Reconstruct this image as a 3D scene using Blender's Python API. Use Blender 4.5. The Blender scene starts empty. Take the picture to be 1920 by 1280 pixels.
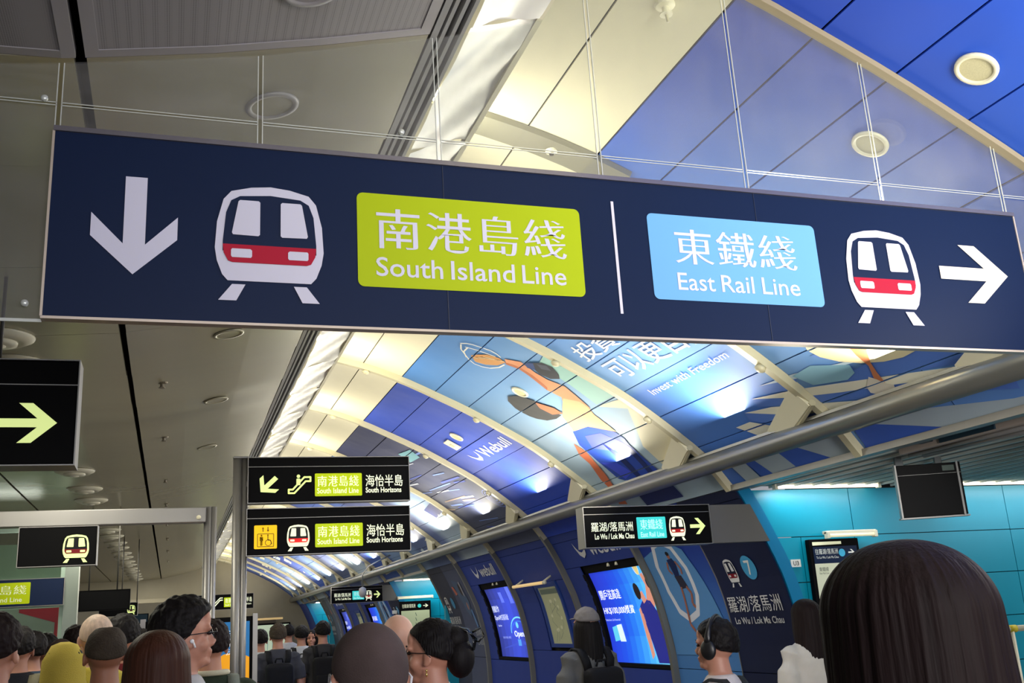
import bpy, bmesh, math, random
import numpy as np
from mathutils import Vector, Matrix, noise
random.seed(7)
scene = bpy.context.scene
COL = scene.collection
# ------------------------------------------------------------------ camera, exposure, world, large lights
CZ = 1.65                                   # eye height of the photographer
cam_d = bpy.data.cameras.new('camera'); cam = bpy.data.objects.new('camera', cam_d); COL.objects.link(cam)
cam_d.sensor_width = 36; cam_d.lens = 1857 / 1920 * 36; cam_d.clip_start = 0.05; cam_d.clip_end = 200
fx = 1857.
def _dirs():
    Y = Vector((320-960, -(1198-640), -fx)).normalized()
    X = Vector((6500-960, -(820-640), -fx)); X = (X - X.dot(Y)*Y).normalized()
    Z = X.cross(Y); return X, Y, Z
_X, _Y, _Z = _dirs()
cam.matrix_world = Matrix.Translation((0, 0, CZ)) @ Matrix((_X, _Y, _Z)).to_4x4()
scene.camera = cam
scene.view_settings.view_transform = 'Standard'; scene.view_settings.look = 'None'
scene.view_settings.gamma = 1; scene.view_settings.use_curve_mapping = False
scene.view_settings.exposure = 0.0
w = bpy.data.worlds.new('station_air'); scene.world = w; w.use_nodes = True
w.node_tree.nodes['Background'].inputs[0].default_value = (0.85, 0.85, 0.92, 1)
w.node_tree.nodes['Background'].inputs[1].default_value = 0.40

def area(name, loc, aim, sx, sy, power, col=(1, 1, 1), spread=math.pi):
    d = bpy.data.lights.new(name, 'AREA'); d.shape = 'RECTANGLE'; d.size = sx; d.size_y = sy
    d.energy = power; d.color = col; d.spread = spread
    o = bpy.data.objects.new(name, d); COL.objects.link(o); o.location = loc
    dirv = Vector(aim) - Vector(loc)
    o.rotation_euler = dirv.to_track_quat('-Z', 'Y').to_euler(); return o
WARM = (1.0, 0.93, 0.76); COOL = (0.86, 0.93, 1.0)
RIBS = [3.2, 4.82, 6.31, 8.30, 10.22, 12.12, 13.95, 15.8, 17.35, 18.9, 20.8, 22.7, 24.6, 26.5, 28.4, 29.95, 31.5]
# strip lamps standing on the wall beam, shining up onto the vault
for a, b in [(-.8, .9), (.7, 2.5)]+list(zip(RIBS[:-1], RIBS[1:])):
    m = (a+b)/2
    area('beam_uplight', (3.34, m, CZ+1.10), (2.70, m, CZ+1.80), 0.26, (b-a)*0.95, 29*(b-a), WARM)
# strip lamps in the cove behind the reflector lip, shining across the vault crown
for i in range(16):
    y = 0.9 + i*2.0 + (1.0 if i else 0)
    area('cove_lamp', (1.16, y, CZ+1.98), (1.75, y, CZ+2.15), 0.10, 1.4, 15, WARM)
# added fill lights without fittings: behind the photographer, and along the hall
area('hall_fill', (0.3, -2.6, 2.7), (0.6, 2.5, 3.0), 3.0, .8, 72, (.93, .93, 1))  # fill added for the sign face and near ceiling
area('hall_fill', (1.7, -1.8, 1.9), (3.4, 4.2, 2.8), 1.6, 0.8, 50, (1, 0.96, 0.9), spread=1.5)  # fill added to lift the stairs print around the beam
for y in (6.5, 11.5, 16.5, 21.5, 26):
    area('hall_fill', (-1.0, y, 3.02), (-0.9, y+.2, 0), 0.5, 2.2, 42, (1.0, 0.95, 0.78))  # fill added over the crowd and floor on the left
for y in (7.5, 14, 20, 26):
    area('hall_fill', (2.2, y, 3.2), (2.0, y, 0), 0.6, 2.0, 24, (0.92, 0.94, 1))  # fill added to brighten the curved right wall

# ------------------------------------------------------------------ helpers
def lin(c):
    o = []
    for v in c[:3]:
        v = v/255.
        o.append(v/12.92 if v <= .04045 else ((v+.055)/1.055)**2.4)
    return tuple(o)
MATS = {}
def mat(name, col, rough=0.5, metal=0.0, emit=0.0, noise_amt=0.06, nscale=6.0, bump=0.0, bscale=60.0, coat=0.0, stretch=None, spec=0.5, alpha=None):
    if name in MATS: return MATS[name]
    if max(col) == 0: raise ValueError(name)
    m = bpy.data.materials.new(name); m.use_nodes = True; nt = m.node_tree; N = nt.nodes; L = nt.links
    b = N['Principled BSDF']; c = lin(col)
    tc = N.new('ShaderNodeTexCoord'); mp = N.new('ShaderNodeMapping'); L.new(tc.outputs['Object'], mp.inputs[0])
    if stretch: mp.inputs['Scale'].default_value = stretch
    nz = N.new('ShaderNodeTexNoise'); nz.inputs['Scale'].default_value = nscale; nz.inputs['Detail'].default_value = 3
    L.new(mp.outputs[0], nz.inputs['Vector'])
    mix = N.new('ShaderNodeMix'); mix.data_type = 'RGBA'
    mix.inputs[6].default_value = (*[v*(1-noise_amt) for v in c], 1); mix.inputs[7].default_value = (*[min(1, v*(1+noise_amt)) for v in c], 1)
    L.new(nz.outputs['Fac'], mix.inputs[0]); L.new(mix.outputs[2], b.inputs['Base Color'])
    b.inputs['Roughness'].default_value = rough; b.inputs['Metallic'].default_value = metal
    b.inputs['Coat Weight'].default_value = coat; b.inputs['Coat Roughness'].default_value = 0.12
    b.inputs['Specular IOR Level'].default_value = spec
    if emit:
        L.new(mix.outputs[2], b.inputs['Emission Color']); b.inputs['Emission Strength'].default_value = emit
    if bump:
        n2 = N.new('ShaderNodeTexNoise'); n2.inputs['Scale'].default_value = bscale; n2.inputs['Detail'].default_value = 2
        L.new(mp.outputs[0], n2.inputs['Vector'])
        bp = N.new('ShaderNodeBump'); bp.inputs['Strength'].default_value = bump; bp.inputs['Distance'].default_value = 0.01
        L.new(n2.outputs['Fac'], bp.inputs['Height']); L.new(bp.outputs[0], b.inputs['Normal'])
    MATS[name] = m; return m

def print_mat(name, rough=0.45, emit=0.0, bump=0.0, bscale=3.0, coat=0.0, spec=0.15):
    """vinyl / back-lit film whose colours come from the printed colour attribute"""
    m = bpy.data.materials.new(name); m.use_nodes = True; nt = m.node_tree; N = nt.nodes; L = nt.links
    b = N['Principled BSDF']; at = N.new('ShaderNodeAttribute'); at.attribute_name = 'Col'
    L.new(at.outputs['Color'], b.inputs['Base Color'])
    b.inputs['Roughness'].default_value = rough; b.inputs['Coat Weight'].default_value = coat; b.inputs['Coat Roughness'].default_value = 0.2; b.inputs['Specular IOR Level'].default_value = spec
    if emit:
        L.new(at.outputs['Color'], b.inputs['Emission Color']); b.inputs['Emission Strength'].default_value = emit
    if bump:
        tc = N.new('ShaderNodeTexCoord'); nz = N.new('ShaderNodeTexNoise'); nz.inputs['Scale'].default_value = bscale; nz.inputs['Detail'].default_value = 1.5
        L.new(tc.outputs['Object'], nz.inputs['Vector'])
        bp = N.new('ShaderNodeBump'); bp.inputs['Strength'].default_value = bump; bp.inputs['Distance'].default_value = 0.05
        L.new(nz.outputs['Fac'], bp.inputs['Height']); L.new(bp.outputs[0], b.inputs['Normal'])
    MATS[name] = m; return m
VINYL = print_mat('wrapped_vinyl', 0.6, bump=0.35, bscale=2.6, coat=0.0, spec=0.5)
WALLV = print_mat('wall_vinyl', 0.5, bump=0.1, bscale=2.6, spec=0.22)
PRINT = print_mat('printed_film', 0.5)
LIT = print_mat('backlit_film', 0.4, emit=0.72)
SCREEN = print_mat('lightbox_film', 0.35, emit=0.95)

def tag(o, label=None, cat=None, group=None, kind=None):
    if label: o['label'] = label
    if cat: o['category'] = cat
    if group: o['group'] = group
    if kind: o['kind'] = kind
    return o
def link(o, parent=None):
    COL.objects.link(o)
    if parent is not None: o.parent = parent
    return o
def empty(name, loc=(0, 0, 0), rz=0.0, **k):
    o = bpy.data.objects.new(name, None); o.empty_display_size = .1; link(o); o.location = loc; o.rotation_euler = (0, 0, rz)
    return tag(o, **k)
def obj(name, bm, m, parent=None, smooth=False, loc=None, kind=None):
    me = bpy.data.meshes.new(name)
    if smooth:
        for f in bm.faces: f.smooth = True
    bm.to_mesh(me); bm.free()
    for mm in (m if isinstance(m, (list, tuple)) else [m]): me.materials.append(mm)
    o = bpy.data.objects.new(name, me); link(o, parent)
    if loc is not None: o.location = loc
    if kind: o['kind'] = kind
    return o
def mesh_obj(name, verts, faces, m, parent=None, smooth=False, kind=None, cols=None):
    me = bpy.data.meshes.new(name); me.from_pydata([tuple(v) for v in verts], [], faces)
    if smooth: me.polygons.foreach_set('use_smooth', [True]*len(me.polygons))
    if cols is not None:
        ca = me.color_attributes.new('Col', 'FLOAT_COLOR', 'POINT')
        ca.data.foreach_set('color', np.array([(*c, 1) for c in cols], dtype=np.float32).ravel())
    me.materials.append(m); me.update()
    o = bpy.data.objects.new(name, me); link(o, parent)
    if kind: o['kind'] = kind
    return o
def add_box(bm, c, s, bevel=0.0, rot=None):
    r = bmesh.ops.create_cube(bm, size=1.0); vs = r['verts']
    for v in vs: v.co = Vector((v.co.x*s[0], v.co.y*s[1], v.co.z*s[2]))
    if bevel:
        es = list({e for v in vs for e in v.link_edges})
        rr = bmesh.ops.bevel(bm, geom=es, offset=bevel, segments=2, affect='EDGES', profile=0.5)
        vs = list({v for f in rr['faces'] for v in f.verts} | {v for v in vs if v.is_valid})
    for v in vs:
        if rot is not None: v.co = rot @ v.co
        v.co += Vector(c)
    return vs
def add_tube(bm, pts, r, seg=10, caps=True, sy=1.0):
    pts = [Vector(p) for p in pts]; rings = []
    rs = r if isinstance(r, (list, tuple)) else [r]*len(pts)
    for i, p in enumerate(pts):
        d = (pts[min(i+1, len(pts)-1)] - pts[max(i-1, 0)]).normalized()
        up = Vector((0, 0, 1)) if abs(d.z) < .95 else Vector((0, 1, 0))
        a = d.cross(up).normalized(); b = a.cross(d).normalized()
        rings.append([bm.verts.new(p + a*math.cos(t)*rs[i] + b*math.sin(t)*rs[i]*sy) for t in [2*math.pi*k/seg for k in range(seg)]])
    for A, B in zip(rings[:-1], rings[1:]):
        for k in range(seg): bm.faces.new((A[k], A[(k+1) % seg], B[(k+1) % seg], B[k]))
    if caps:
        bm.faces.new(rings[0][::-1]); bm.faces.new(rings[-1])
def add_lathe(bm, prof, seg=24, mtx=None):
    rings = []
    for r, z in prof:
        rings.append([bm.verts.new((r*math.cos(2*math.pi*k/seg), r*math.sin(2*math.pi*k/seg), z)) for k in range(seg)])
    for A, B in zip(rings[:-1], rings[1:]):
        for k in range(seg): bm.faces.new((A[k], A[(k+1) % seg], B[(k+1) % seg], B[k]))
    bm.faces.new(rings[0][::-1]); bm.faces.new(rings[-1])
    if mtx is not None:
        for R in rings:
            for v in R: v.co = mtx @ v.co
def box(name, lo, hi, m, parent=None, bevel=0.0, kind=None):
    bm = bmesh.new(); c = [(a+b)/2 for a, b in zip(lo, hi)]; s = [abs(b-a) for a, b in zip(lo, hi)]
    add_box(bm, c, s, bevel); bmesh.ops.recalc_face_normals(bm, faces=bm.faces); return obj(name, bm, m, parent, kind=kind)
def tube(name, pts, r, m, parent=None, seg=12, sy=1.0):
    bm = bmesh.new(); add_tube(bm, pts, r, seg, sy=sy); bmesh.ops.recalc_face_normals(bm, faces=bm.faces); return obj(name, bm, m, parent, smooth=True)

# ------------------------------------------------------------------ flat print: shapes and lettering on a (u, v) sheet
_GC = {}
def glyphs(body, style='sans', bold=0.0, space=1.0):
    key = (body, style, bold, space)
    if key in _GC: return _GC[key]
    cjk = any(ord(x) > 0x2E80 for x in body)
    c = bpy.data.curves.new('lettering', 'FONT'); c.body = body; c.resolution_u = 3; c.offset = 0 if cjk else bold; c.space_character = space
    o = bpy.data.objects.new('lettering', c); COL.objects.link(o); bpy.context.view_layer.update()
    me = bpy.data.meshes.new_from_object(o.evaluated_get(bpy.context.evaluated_depsgraph_get()))
    V = np.array([v.co[:2] for v in me.vertices], dtype=float); F = [tuple(p.vertices) for p in me.polygons]
    if style == 'ming' or (cjk and bold):                       # thick uprights, thin crossbars: shift each outline point along its normal
        cnt = {}
        for f in F:
            for a, b in zip(f, f[1:]+f[:1]): cnt[(a, b)] = 1
        nrm = np.zeros_like(V)
        for f in F:
            P = V[list(f)]; ar = 0.5*np.sum(P[:, 0]*np.roll(P[:, 1], -1)-np.roll(P[:, 0], -1)*P[:, 1]); sg = 1 if ar > 0 else -1
            for a, b in zip(f, f[1:]+f[:1]):
                if (b, a) not in cnt:
                    d = V[b]-V[a]; l = np.hypot(*d)
                    if l > 1e-9: n = np.array([d[1], -d[0]])/l*sg; nrm[a] += n; nrm[b] += n
        ln = np.hypot(nrm[:, 0], nrm[:, 1]); ln[ln < 1e-6] = 1; nrm /= ln[:, None]
        kx, ky = (0.014, -0.015) if style == 'ming' else (bold, bold*.7)
        V[:, 0] += nrm[:, 0]*kx; V[:, 1] += nrm[:, 1]*ky
    bpy.data.objects.remove(o); bpy.data.curves.remove(c); bpy.data.meshes.remove(me)
    lo, hi = V.min(0), V.max(0); V = (V-lo)/(hi-lo)
    _GC[key] = (V, F); return _GC[key]
def rrect(x0, y0, x1, y1, r, n=5):
    P = []
    for cx, cy, a0 in ((x1-r, y1-r, 0), (x0+r, y1-r, 90), (x0+r, y0+r, 180), (x1-r, y0+r, 270)):
        for k in range(n+1):
            a = math.radians(a0+90*k/n); P.append((cx+r*math.cos(a), cy+r*math.sin(a)))
    return P
def ellipse(cx, cy, rx, ry, n=28, a0=0.0, a1=360.0):
    return [(cx+rx*math.cos(math.radians(a0+(a1-a0)*k/n)), cy+ry*math.sin(math.radians(a0+(a1-a0)*k/n))) for k in range(n)]
class Sheet:
    """collects coloured flat shapes in sheet coordinates, then maps them onto a surface as one mesh"""
    def __init__(s): s.items = []
    def poly(s, pts, col, layer=1): s.items.append(([tuple(p) for p in pts], [tuple(range(len(pts)))], lin(col), layer)); return s
    def text(s, body, x0, y0, x1, y1, col, layer=2, style='sans', bold=0.0, space=1.0):
        V, F = glyphs(body, style, bold, space)
        s.items.append(([(x0+(x1-x0)*a, y0+(y1-y0)*b) for a, b in V], F, lin(col), layer)); return s
    def quadtext(s, body, A, B, C, D, col, layer=2, style='sans', bold=0.0):   # corners: lower left, lower right, upper right, upper left
        V, F = glyphs(body, style, bold); A, B, C, D = [np.array(p, float) for p in (A, B, C, D)]
        s.items.append(([tuple((1-a)*(1-b)*A+a*(1-b)*B+a*b*C+(1-a)*b*D) for a, b in V], F, lin(col), layer)); return s
    def line(s, pts, w, col, layer=2):
        for (x0, y0), (x1, y1) in zip(pts[:-1], pts[1:]):
            l = math.hypot(x1-x0, y1-y0) or 1; nx, ny = -(y1-y0)/l*w/2, (x1-x0)/l*w/2
            s.poly([(x0+nx, y0+ny), (x0-nx, y0-ny), (x1-nx, y1-ny), (x1+nx, y1+ny)], col, layer)
        return s
    def build(s, name, f, m, parent, eps=0.0012, cuts=None, label=None, step=0.12, gaps=None):
        bm = bmesh.new(); cl = bm.loops.layers.float_color.new('Col')
        for pts, faces, col, layer in s.items:
            vs = [bm.verts.new((p[0], p[1], layer)) for p in pts]
            for fc in faces:
                try: ff = bm.faces.new([vs[i] for i in fc])
                except ValueError: continue
                for l in ff.loops: l[cl] = (*col, 1)
        bmesh.ops.triangulate(bm, faces=[x for x in bm.faces if len(x.verts) > 4 or cuts])
        if cuts:
            v0 = min(v.co.y for v in bm.verts); v1 = max(v.co.y for v in bm.verts)
            ks = [v0+step*k for k in range(1, int((v1-v0)/step)+1)]
            for k in ks:
                bmesh.ops.bisect_plane(bm, geom=bm.verts[:]+bm.edges[:]+bm.faces[:], plane_co=(0, k, 0), plane_no=(0, 1, 0))
        for axis, c, h in (gaps or []):
            for q in (c-h, c+h):
                co = [0, 0, 0]; co[axis] = q; no = [0, 0, 0]; no[axis] = 1
                bmesh.ops.bisect_plane(bm, geom=bm.verts[:]+bm.edges[:]+bm.faces[:], plane_co=co, plane_no=no)
            dead = [x for x in bm.faces if abs(x.calc_center_median()[axis]-c) < h*0.98]
            if dead: bmesh.ops.delete(bm, geom=dead, context='FACES')
        for v in bm.verts: v.co = f(v.co.x, v.co.y, v.co.z*eps)
        o = obj(name, bm, m, parent)
        if label: o['label'] = label
        return o
def facing(y):                                # sheet facing the camera side of the hall: u = X, v = Z
    return lambda u, v, h: Vector((u, y-h, v))

def train(sh, x0, y0, x1, y1, dark, layer=2, white=(205, 203, 218), red=(170, 25, 50)):
    m = lambda P: [(x0+(x1-x0)*a, y0+(y1-y0)*b) for a, b in P]
    sh.poly(m([(0, .33), (.02, .2), (.07, .06), (.12, 0), (.88, 0), (.93, .06), (.98, .2), (1, .33), (.985, .6), (.93, .84), (.86, .93), (.68, .98), (.5, 1), (.32, .98), (.14, .93), (.07, .84), (.015, .6)]), white, layer)
    sh.poly(m([(.07, .3), (.93, .3), (.93, .4), (.905, .7), (.86, .83), (.78, .88), (.5, .905), (.22, .88), (.14, .83), (.095, .7), (.07, .4)]), dark, layer+1)
    sh.poly(m([(.07, .37), (.93, .37), (.92, .28), (.88, .20), (.84, .185), (.16, .185), (.12, .20), (.08, .28)]), red, layer+2)
    for q in (0, 1):
        g = (lambda P: m([(1-a, b) for a, b in P][::-1])) if q else m
        sh.poly(g([(.16, .47), (.39, .465), (.405, .48), (.405, .82), (.39, .835), (.22, .835), (.205, .82), (.15, .49)]), white, layer+3)
        sh.poly(g([(.155, .235), (.325, .235), (.335, .25), (.335, .31), (.32, .325), (.155, .325), (.145, .31), (.145, .25)]), white, layer+3)
        sh.poly(g([(.16, -.035), (.28, -.035), (.2, -.2), (.04, -.2)]), white, layer)
ARW = [(0, .39), (0, .61), (.66, .61), (.33, 1), (.57, 1), (1, .5), (.57, 0), (.33, 0), (.66, .39)]
def arrow(sh, x0, y0, x1, y1, col, layer=2, rot=0):
    for P in ([(0, .39), (0, .61), (.66, .61), (.74, .5), (.66, .39)], [(.66, .61), (.33, 1), (.57, 1), (1, .5), (.74, .5)], [(.74, .5), (1, .5), (.57, 0), (.33, 0), (.66, .39)]):
        Q = []
        for a, b in P:
            if rot:
                t = math.radians(rot); a, b = a-.5, b-.5; a, b = a*math.cos(t)-b*math.sin(t)+.5, a*math.sin(t)+b*math.cos(t)+.5
            Q.append((x0+(x1-x0)*a, y0+(y1-y0)*b))
        sh.poly(Q, col, layer)

# ------------------------------------------------------------------ the vault section (x, height above eye), swept along Y
PP = [(.95,2.33),(1.30,2.26),(1.60,2.18),(1.88,2.08),(2.15,1.96),(2.45,1.82),(2.74,1.665),(3.0,1.52),(3.2,1.385),(3.46,1.19),(3.64,1.04),(3.735,.93),(3.82,.82),(3.92,.65),(4.03,.42),(4.13,.18),(4.20,-.1),(4.25,-.4),(4.27,-.8),(4.25,-1.3),(4.22,-1.65)]
def _dense():
    P = np.array(PP); P = np.vstack([2*P[0]-P[1], P, 2*P[-1]-P[-2]]); o = []
    for i in range(1, len(P)-2):
        a, b, c, d = P[i-1:i+3]
        for t in np.linspace(0, 1, 16, endpoint=False):
            o.append(.5*((2*b)+(-a+c)*t+(2*a-5*b+4*c-d)*t*t+(-a+3*b-3*c+d)*t**3))
    o.append(P[-2]); return np.array(o)
PD = _dense(); PS = np.concatenate([[0], np.cumsum(np.hypot(*np.diff(PD, axis=0).T))]); SMAX = PS[-1]
def sect(s, off=0.0):
    x = np.interp(s, PS, PD[:, 0]); z = np.interp(s, PS, PD[:, 1])
    x2 = np.interp(s+.03, PS, PD[:, 0])-np.interp(s-.03, PS, PD[:, 0]); z2 = np.interp(s+.03, PS, PD[:, 1])-np.interp(s-.03, PS, PD[:, 1])
    l = math.hypot(x2, z2) or 1
    return x+z2/l*off, CZ+z-x2/l*off           # off > 0 goes into the hall
def surf(u, s, off=0.0):
    x, z = sect(s, off); return Vector((x, u, z))
def onvault(base=0.004): return lambda u, v, h: surf(u, v, base+h)
def s_at_z(z): return float(np.interp(-(z-CZ), -PD[:, 1], PS))

def curved_panel(name, y0, y1, s0, s1, parent, m, off=0.0, th=0.012, colf=None, ns=4, ny=2, gap=0.008):
    y0 += gap/2; y1 -= gap/2; s0 += gap/2; s1 -= gap/2
    V, F, C = [], [], []
    for lay in (0, 1):
        for j in range(ns+1):
            for i in range(ny+1):
                y = y0+(y1-y0)*i/ny; s = s0+(s1-s0)*j/ns
                V.append(surf(y, s, off-(th if lay else 0))); C.append(lin(colf(y, s)) if colf else (1, 1, 1))
    n = (ns+1)*(ny+1); k = lambda l, j, i: l*n+j*(ny+1)+i
    for j in range(ns):
        for i in range(ny):
            F.append((k(0, j, i), k(0, j, i+1), k(0, j+1, i+1), k(0, j+1, i)))
    for j in range(ns):
        F.append((k(0, j, 0), k(0, j+1, 0), k(1, j+1, 0), k(1, j, 0))); F.append((k(0, j+1, ny), k(0, j, ny), k(1, j, ny), k(1, j+1, ny)))
    for i in range(ny):
        F.append((k(0, 0, i+1), k(0, 0, i), k(1, 0, i), k(1, 0, i+1))); F.append((k(0, ns, i), k(0, ns, i+1), k(1, ns, i+1), k(1, ns, i)))
    o = mesh_obj(name, V, F, m, parent, cols=C if colf else None)
    return o
# ------------------------------------------------------------------ setting
steel = mat('brushed_steel', (146, 144, 142), 0.42, 0.65, nscale=3, stretch=(1, 1, .1), noise_amt=.12)
white_metal = mat('painted_cream_metal', (232, 226, 198), 0.42, 0.0, noise_amt=.04)
beam_m = mat('grey_painted_beam', (122, 122, 116), 0.30, 0.35, noise_amt=.05)
rib_m = mat('rib_profile', (196, 189, 158), 0.4, 0.0)
grey_panel = mat('grey_ceiling_metal', (148, 144, 146), 0.42, 0.15, nscale=1.5, bump=.05, bscale=2)
olive_panel = mat('warm_grey_ceiling_metal', (168, 163, 142), 0.27, 0.4, nscale=1.2, bump=.35, bscale=1.6, stretch=(.5, 1.6, 1))
dark = mat('dark_void', (14, 14, 15), 0.8)
black_m = mat('black_housing', (8, 8, 10), 0.6, 0.0, spec=.08)
navy_m = mat('navy_wall_vinyl', (30, 44, 104), 0.34, 0.0, bump=.08, bscale=2)
cyan_m = mat('cyan_wall_panel', (0, 142, 170), 0.34, 0.0, noise_amt=.03, bump=.03, bscale=2)
cyan_edge = mat('cyan_portal_edge', (4, 118, 166), 0.36)
foil = mat('reflector_metal', (240, 238, 232), 0.34, 0.22, bump=.5, bscale=2.6, stretch=(1, .8, 1), noise_amt=.03)
glass_m = bpy.data.materials.new('draught_screen_glass'); glass_m.use_nodes = True
_n = glass_m.node_tree; _n.nodes.clear(); _o = _n.nodes.new('ShaderNodeOutputMaterial')
_t = _n.nodes.new('ShaderNodeBsdfTransparent'); _t.inputs[0].default_value = (.93, .95, .93, 1)
_g = _n.nodes.new('ShaderNodeBsdfGlossy'); _g.inputs['Roughness'].default_value = .03
_d = _n.nodes.new('ShaderNodeBsdfDiffuse'); _d.inputs[0].default_value = (.55, .52, .50, 1)
_f = _n.nodes.new('ShaderNodeFresnel'); _f.inputs[0].default_value = 1.45
_m1 = _n.nodes.new('ShaderNodeMixShader'); _m2 = _n.nodes.new('ShaderNodeMixShader')
_nz = _n.nodes.new('ShaderNodeTexNoise'); _nz.inputs['Scale'].default_value = 3; _nz.inputs['Detail'].default_value = 6
_mr = _n.nodes.new('ShaderNodeMapRange'); _mr.inputs[1].default_value = .3; _mr.inputs[2].default_value = .75; _mr.inputs[3].default_value = .05; _mr.inputs[4].default_value = .12
_L = _n.links.new; _L(_nz.outputs['Fac'], _mr.inputs[0]); _L(_mr.outputs[0], _m1.inputs[0]); _L(_t.outputs[0], _m1.inputs[1]); _L(_d.outputs[0], _m1.inputs[2])
def _front(nt, fr):
    g_ = nt.nodes.new('ShaderNodeNewGeometry'); m_ = nt.nodes.new('ShaderNodeMath'); m_.operation = 'SUBTRACT'; m_.inputs[0].default_value = 1
    k_ = nt.nodes.new('ShaderNodeMath'); k_.operation = 'MULTIPLY'; nt.links.new(g_.outputs['Backfacing'], m_.inputs[1]); nt.links.new(m_.outputs[0], k_.inputs[0]); nt.links.new(fr.outputs[0], k_.inputs[1]); return k_.outputs[0]
_L(_front(_n, _f), _m2.inputs[0]); _L(_m1.outputs[0], _m2.inputs[1]); _L(_g.outputs[0], _m2.inputs[2]); _L(_m2.outputs[0], _o.inputs[0])
glass_edge = mat('polished_glass_edge', (205, 208, 200), 0.2, 0.3)
clear_glass = bpy.data.materials.new('clear_glass'); clear_glass.use_nodes = True
_n = clear_glass.node_tree; _n.nodes.clear(); _o = _n.nodes.new('ShaderNodeOutputMaterial')
_t = _n.nodes.new('ShaderNodeBsdfTransparent'); _t.inputs[0].default_value = (.85, .93, .88, 1)
_g = _n.nodes.new('ShaderNodeBsdfGlossy'); _g.inputs['Roughness'].default_value = .04; _f = _n.nodes.new('ShaderNodeFresnel'); _m1 = _n.nodes.new('ShaderNodeMixShader')
_L = _n.links.new; _L(_front(_n, _f), _m1.inputs[0]); _L(_t.outputs[0], _m1.inputs[1]); _L(_g.outputs[0], _m1.inputs[2]); _L(_m1.outputs[0], _o.inputs[0])

# perforated metal: fine dark holes in rows
perf = mat('perforated_sheet', (122, 119, 121), 0.5, 0.1)
_n = perf.node_tree; _b = _n.nodes['Principled BSDF']; _tc = _n.nodes.new('ShaderNodeTexCoord')
_v = _n.nodes.new('ShaderNodeTexVoronoi'); _v.inputs['Scale'].default_value = 170; _v.inputs['Randomness'].default_value = 0.0
_r = _n.nodes.new('ShaderNodeMapRange'); _r.inputs[1].default_value = .2; _r.inputs[2].default_value = .42; _r.inputs[3].default_value = .42; _r.inputs[4].default_value = 1.05
_x = _n.nodes.new('ShaderNodeMix'); _x.data_type = 'RGBA'; _x.inputs[6].default_value = (.035, .034, .035, 1); _x.inputs[7].default_value = (*lin((140, 136, 138)), 1)
_n.links.new(_tc.outputs['Object'], _v.inputs['Vector']); _n.links.new(_v.outputs['Distance'], _r.inputs[0]); _n.links.new(_r.outputs[0], _x.inputs[0]); _n.links.new(_x.outputs[2], _b.inputs['Base Color'])

END = 33.0
# floor
floor_m = mat('grey_granite_floor', (118, 112, 106), 0.22, 0.0, nscale=40, noise_amt=.25)
floor = tag(box('floor', (-9, -4, -0.1), (9.5, END+.2, -0.012), dark), kind='structure')
V, F = [], []
for i in range(21):
    for j in range(42):
        x0 = -9+i*.88; y0 = -4+j*.88; k = len(V); g = .004
        V += [(x0+g, y0+g, 0), (x0+.88-g, y0+g, 0), (x0+.88-g, y0+.88-g, 0), (x0+g, y0+.88-g, 0)]; F.append((k, k+1, k+2, k+3))
mesh_obj('paving', V, F, floor_m, floor, kind='stuff')

# the vault ceiling: panels between ribs and between the long seams
ceiling = tag(mesh_obj('ceiling', *(lambda N: ([surf(y, s, -.05) for s in N for y in (-2.0, END)], [(2*i, 2*i+1, 2*i+3, 2*i+2) for i in range(len(N)-1)]))([SMAX*k/48 for k in range(28)]), dark), kind='structure')
SEAM = [0.0, 0.575, 0.934, 1.255, 1.582, 1.914, 2.239, 2.56, 2.92, 3.31]
CREAM = (236, 226, 184)
def mixc(a, b, t):
    t = max(0, min(1, t)); return tuple(a[i]+(b[i]-a[i])*t for i in range(3))
def art(y, s):
    if s < .93: return CREAM
    q = (s-.93)/2.4
    if y < 6.31:
        c = mixc((28, 70, 190), (46, 100, 205), q*1.3)
        if y > 2.7: c = mixc(c, (128, 176, 222), min(1, (y-2.7)/2.2)*.55+.25*math.sin(q*3)*(y > 3.2))
        if s > 2.3 and y > 4.9: c = mixc(c, (56, 108, 215), .6)
        if s > 2.5 and 3.0 < y < 4.9: c = mixc(c, (120, 165, 225), .5)
        return c
    if y < 8.3: return mixc((72, 128, 196), (176, 200, 216), q*1.25)
    if y < 10.22: return mixc((44, 74, 178), (40, 78, 205), q)
    if y < 12.12: return mixc((38, 44, 84), (92, 100, 130), q)
    k = int(y*.52) % 4
    return [mixc((60, 90, 180), (150, 180, 220), q), mixc((40, 60, 150), (70, 110, 210), q), mixc((90, 130, 200), (200, 215, 225), q), mixc((48, 56, 110), (110, 130, 180), q)][k]
YB = [-1.6, 0.0] + RIBS
YB = [-1.6, 3.97] + RIBS[1:] + [END]
for a, b in zip(YB[:-1], YB[1:]):
    for k, (s0, s1) in enumerate(zip(SEAM[:-1], SEAM[1:])):
        sub = [(a, b)] if b-a < 3 else [(a, 0.2), (0.2, b)]
        for c, d in sub:
            e = .0008*random.uniform(-1, 1)*4
            curved_panel('panel', c, d, s0+.001, s1, ceiling, VINYL if k > 1 else white_metal, off=e, colf=(lambda y, s: art(min(max(y, c+.02), d-.02), max(s, .95))) if k > 1 else None, ns=4, ny=6 if a > 2 or k > 1 else 2)
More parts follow.
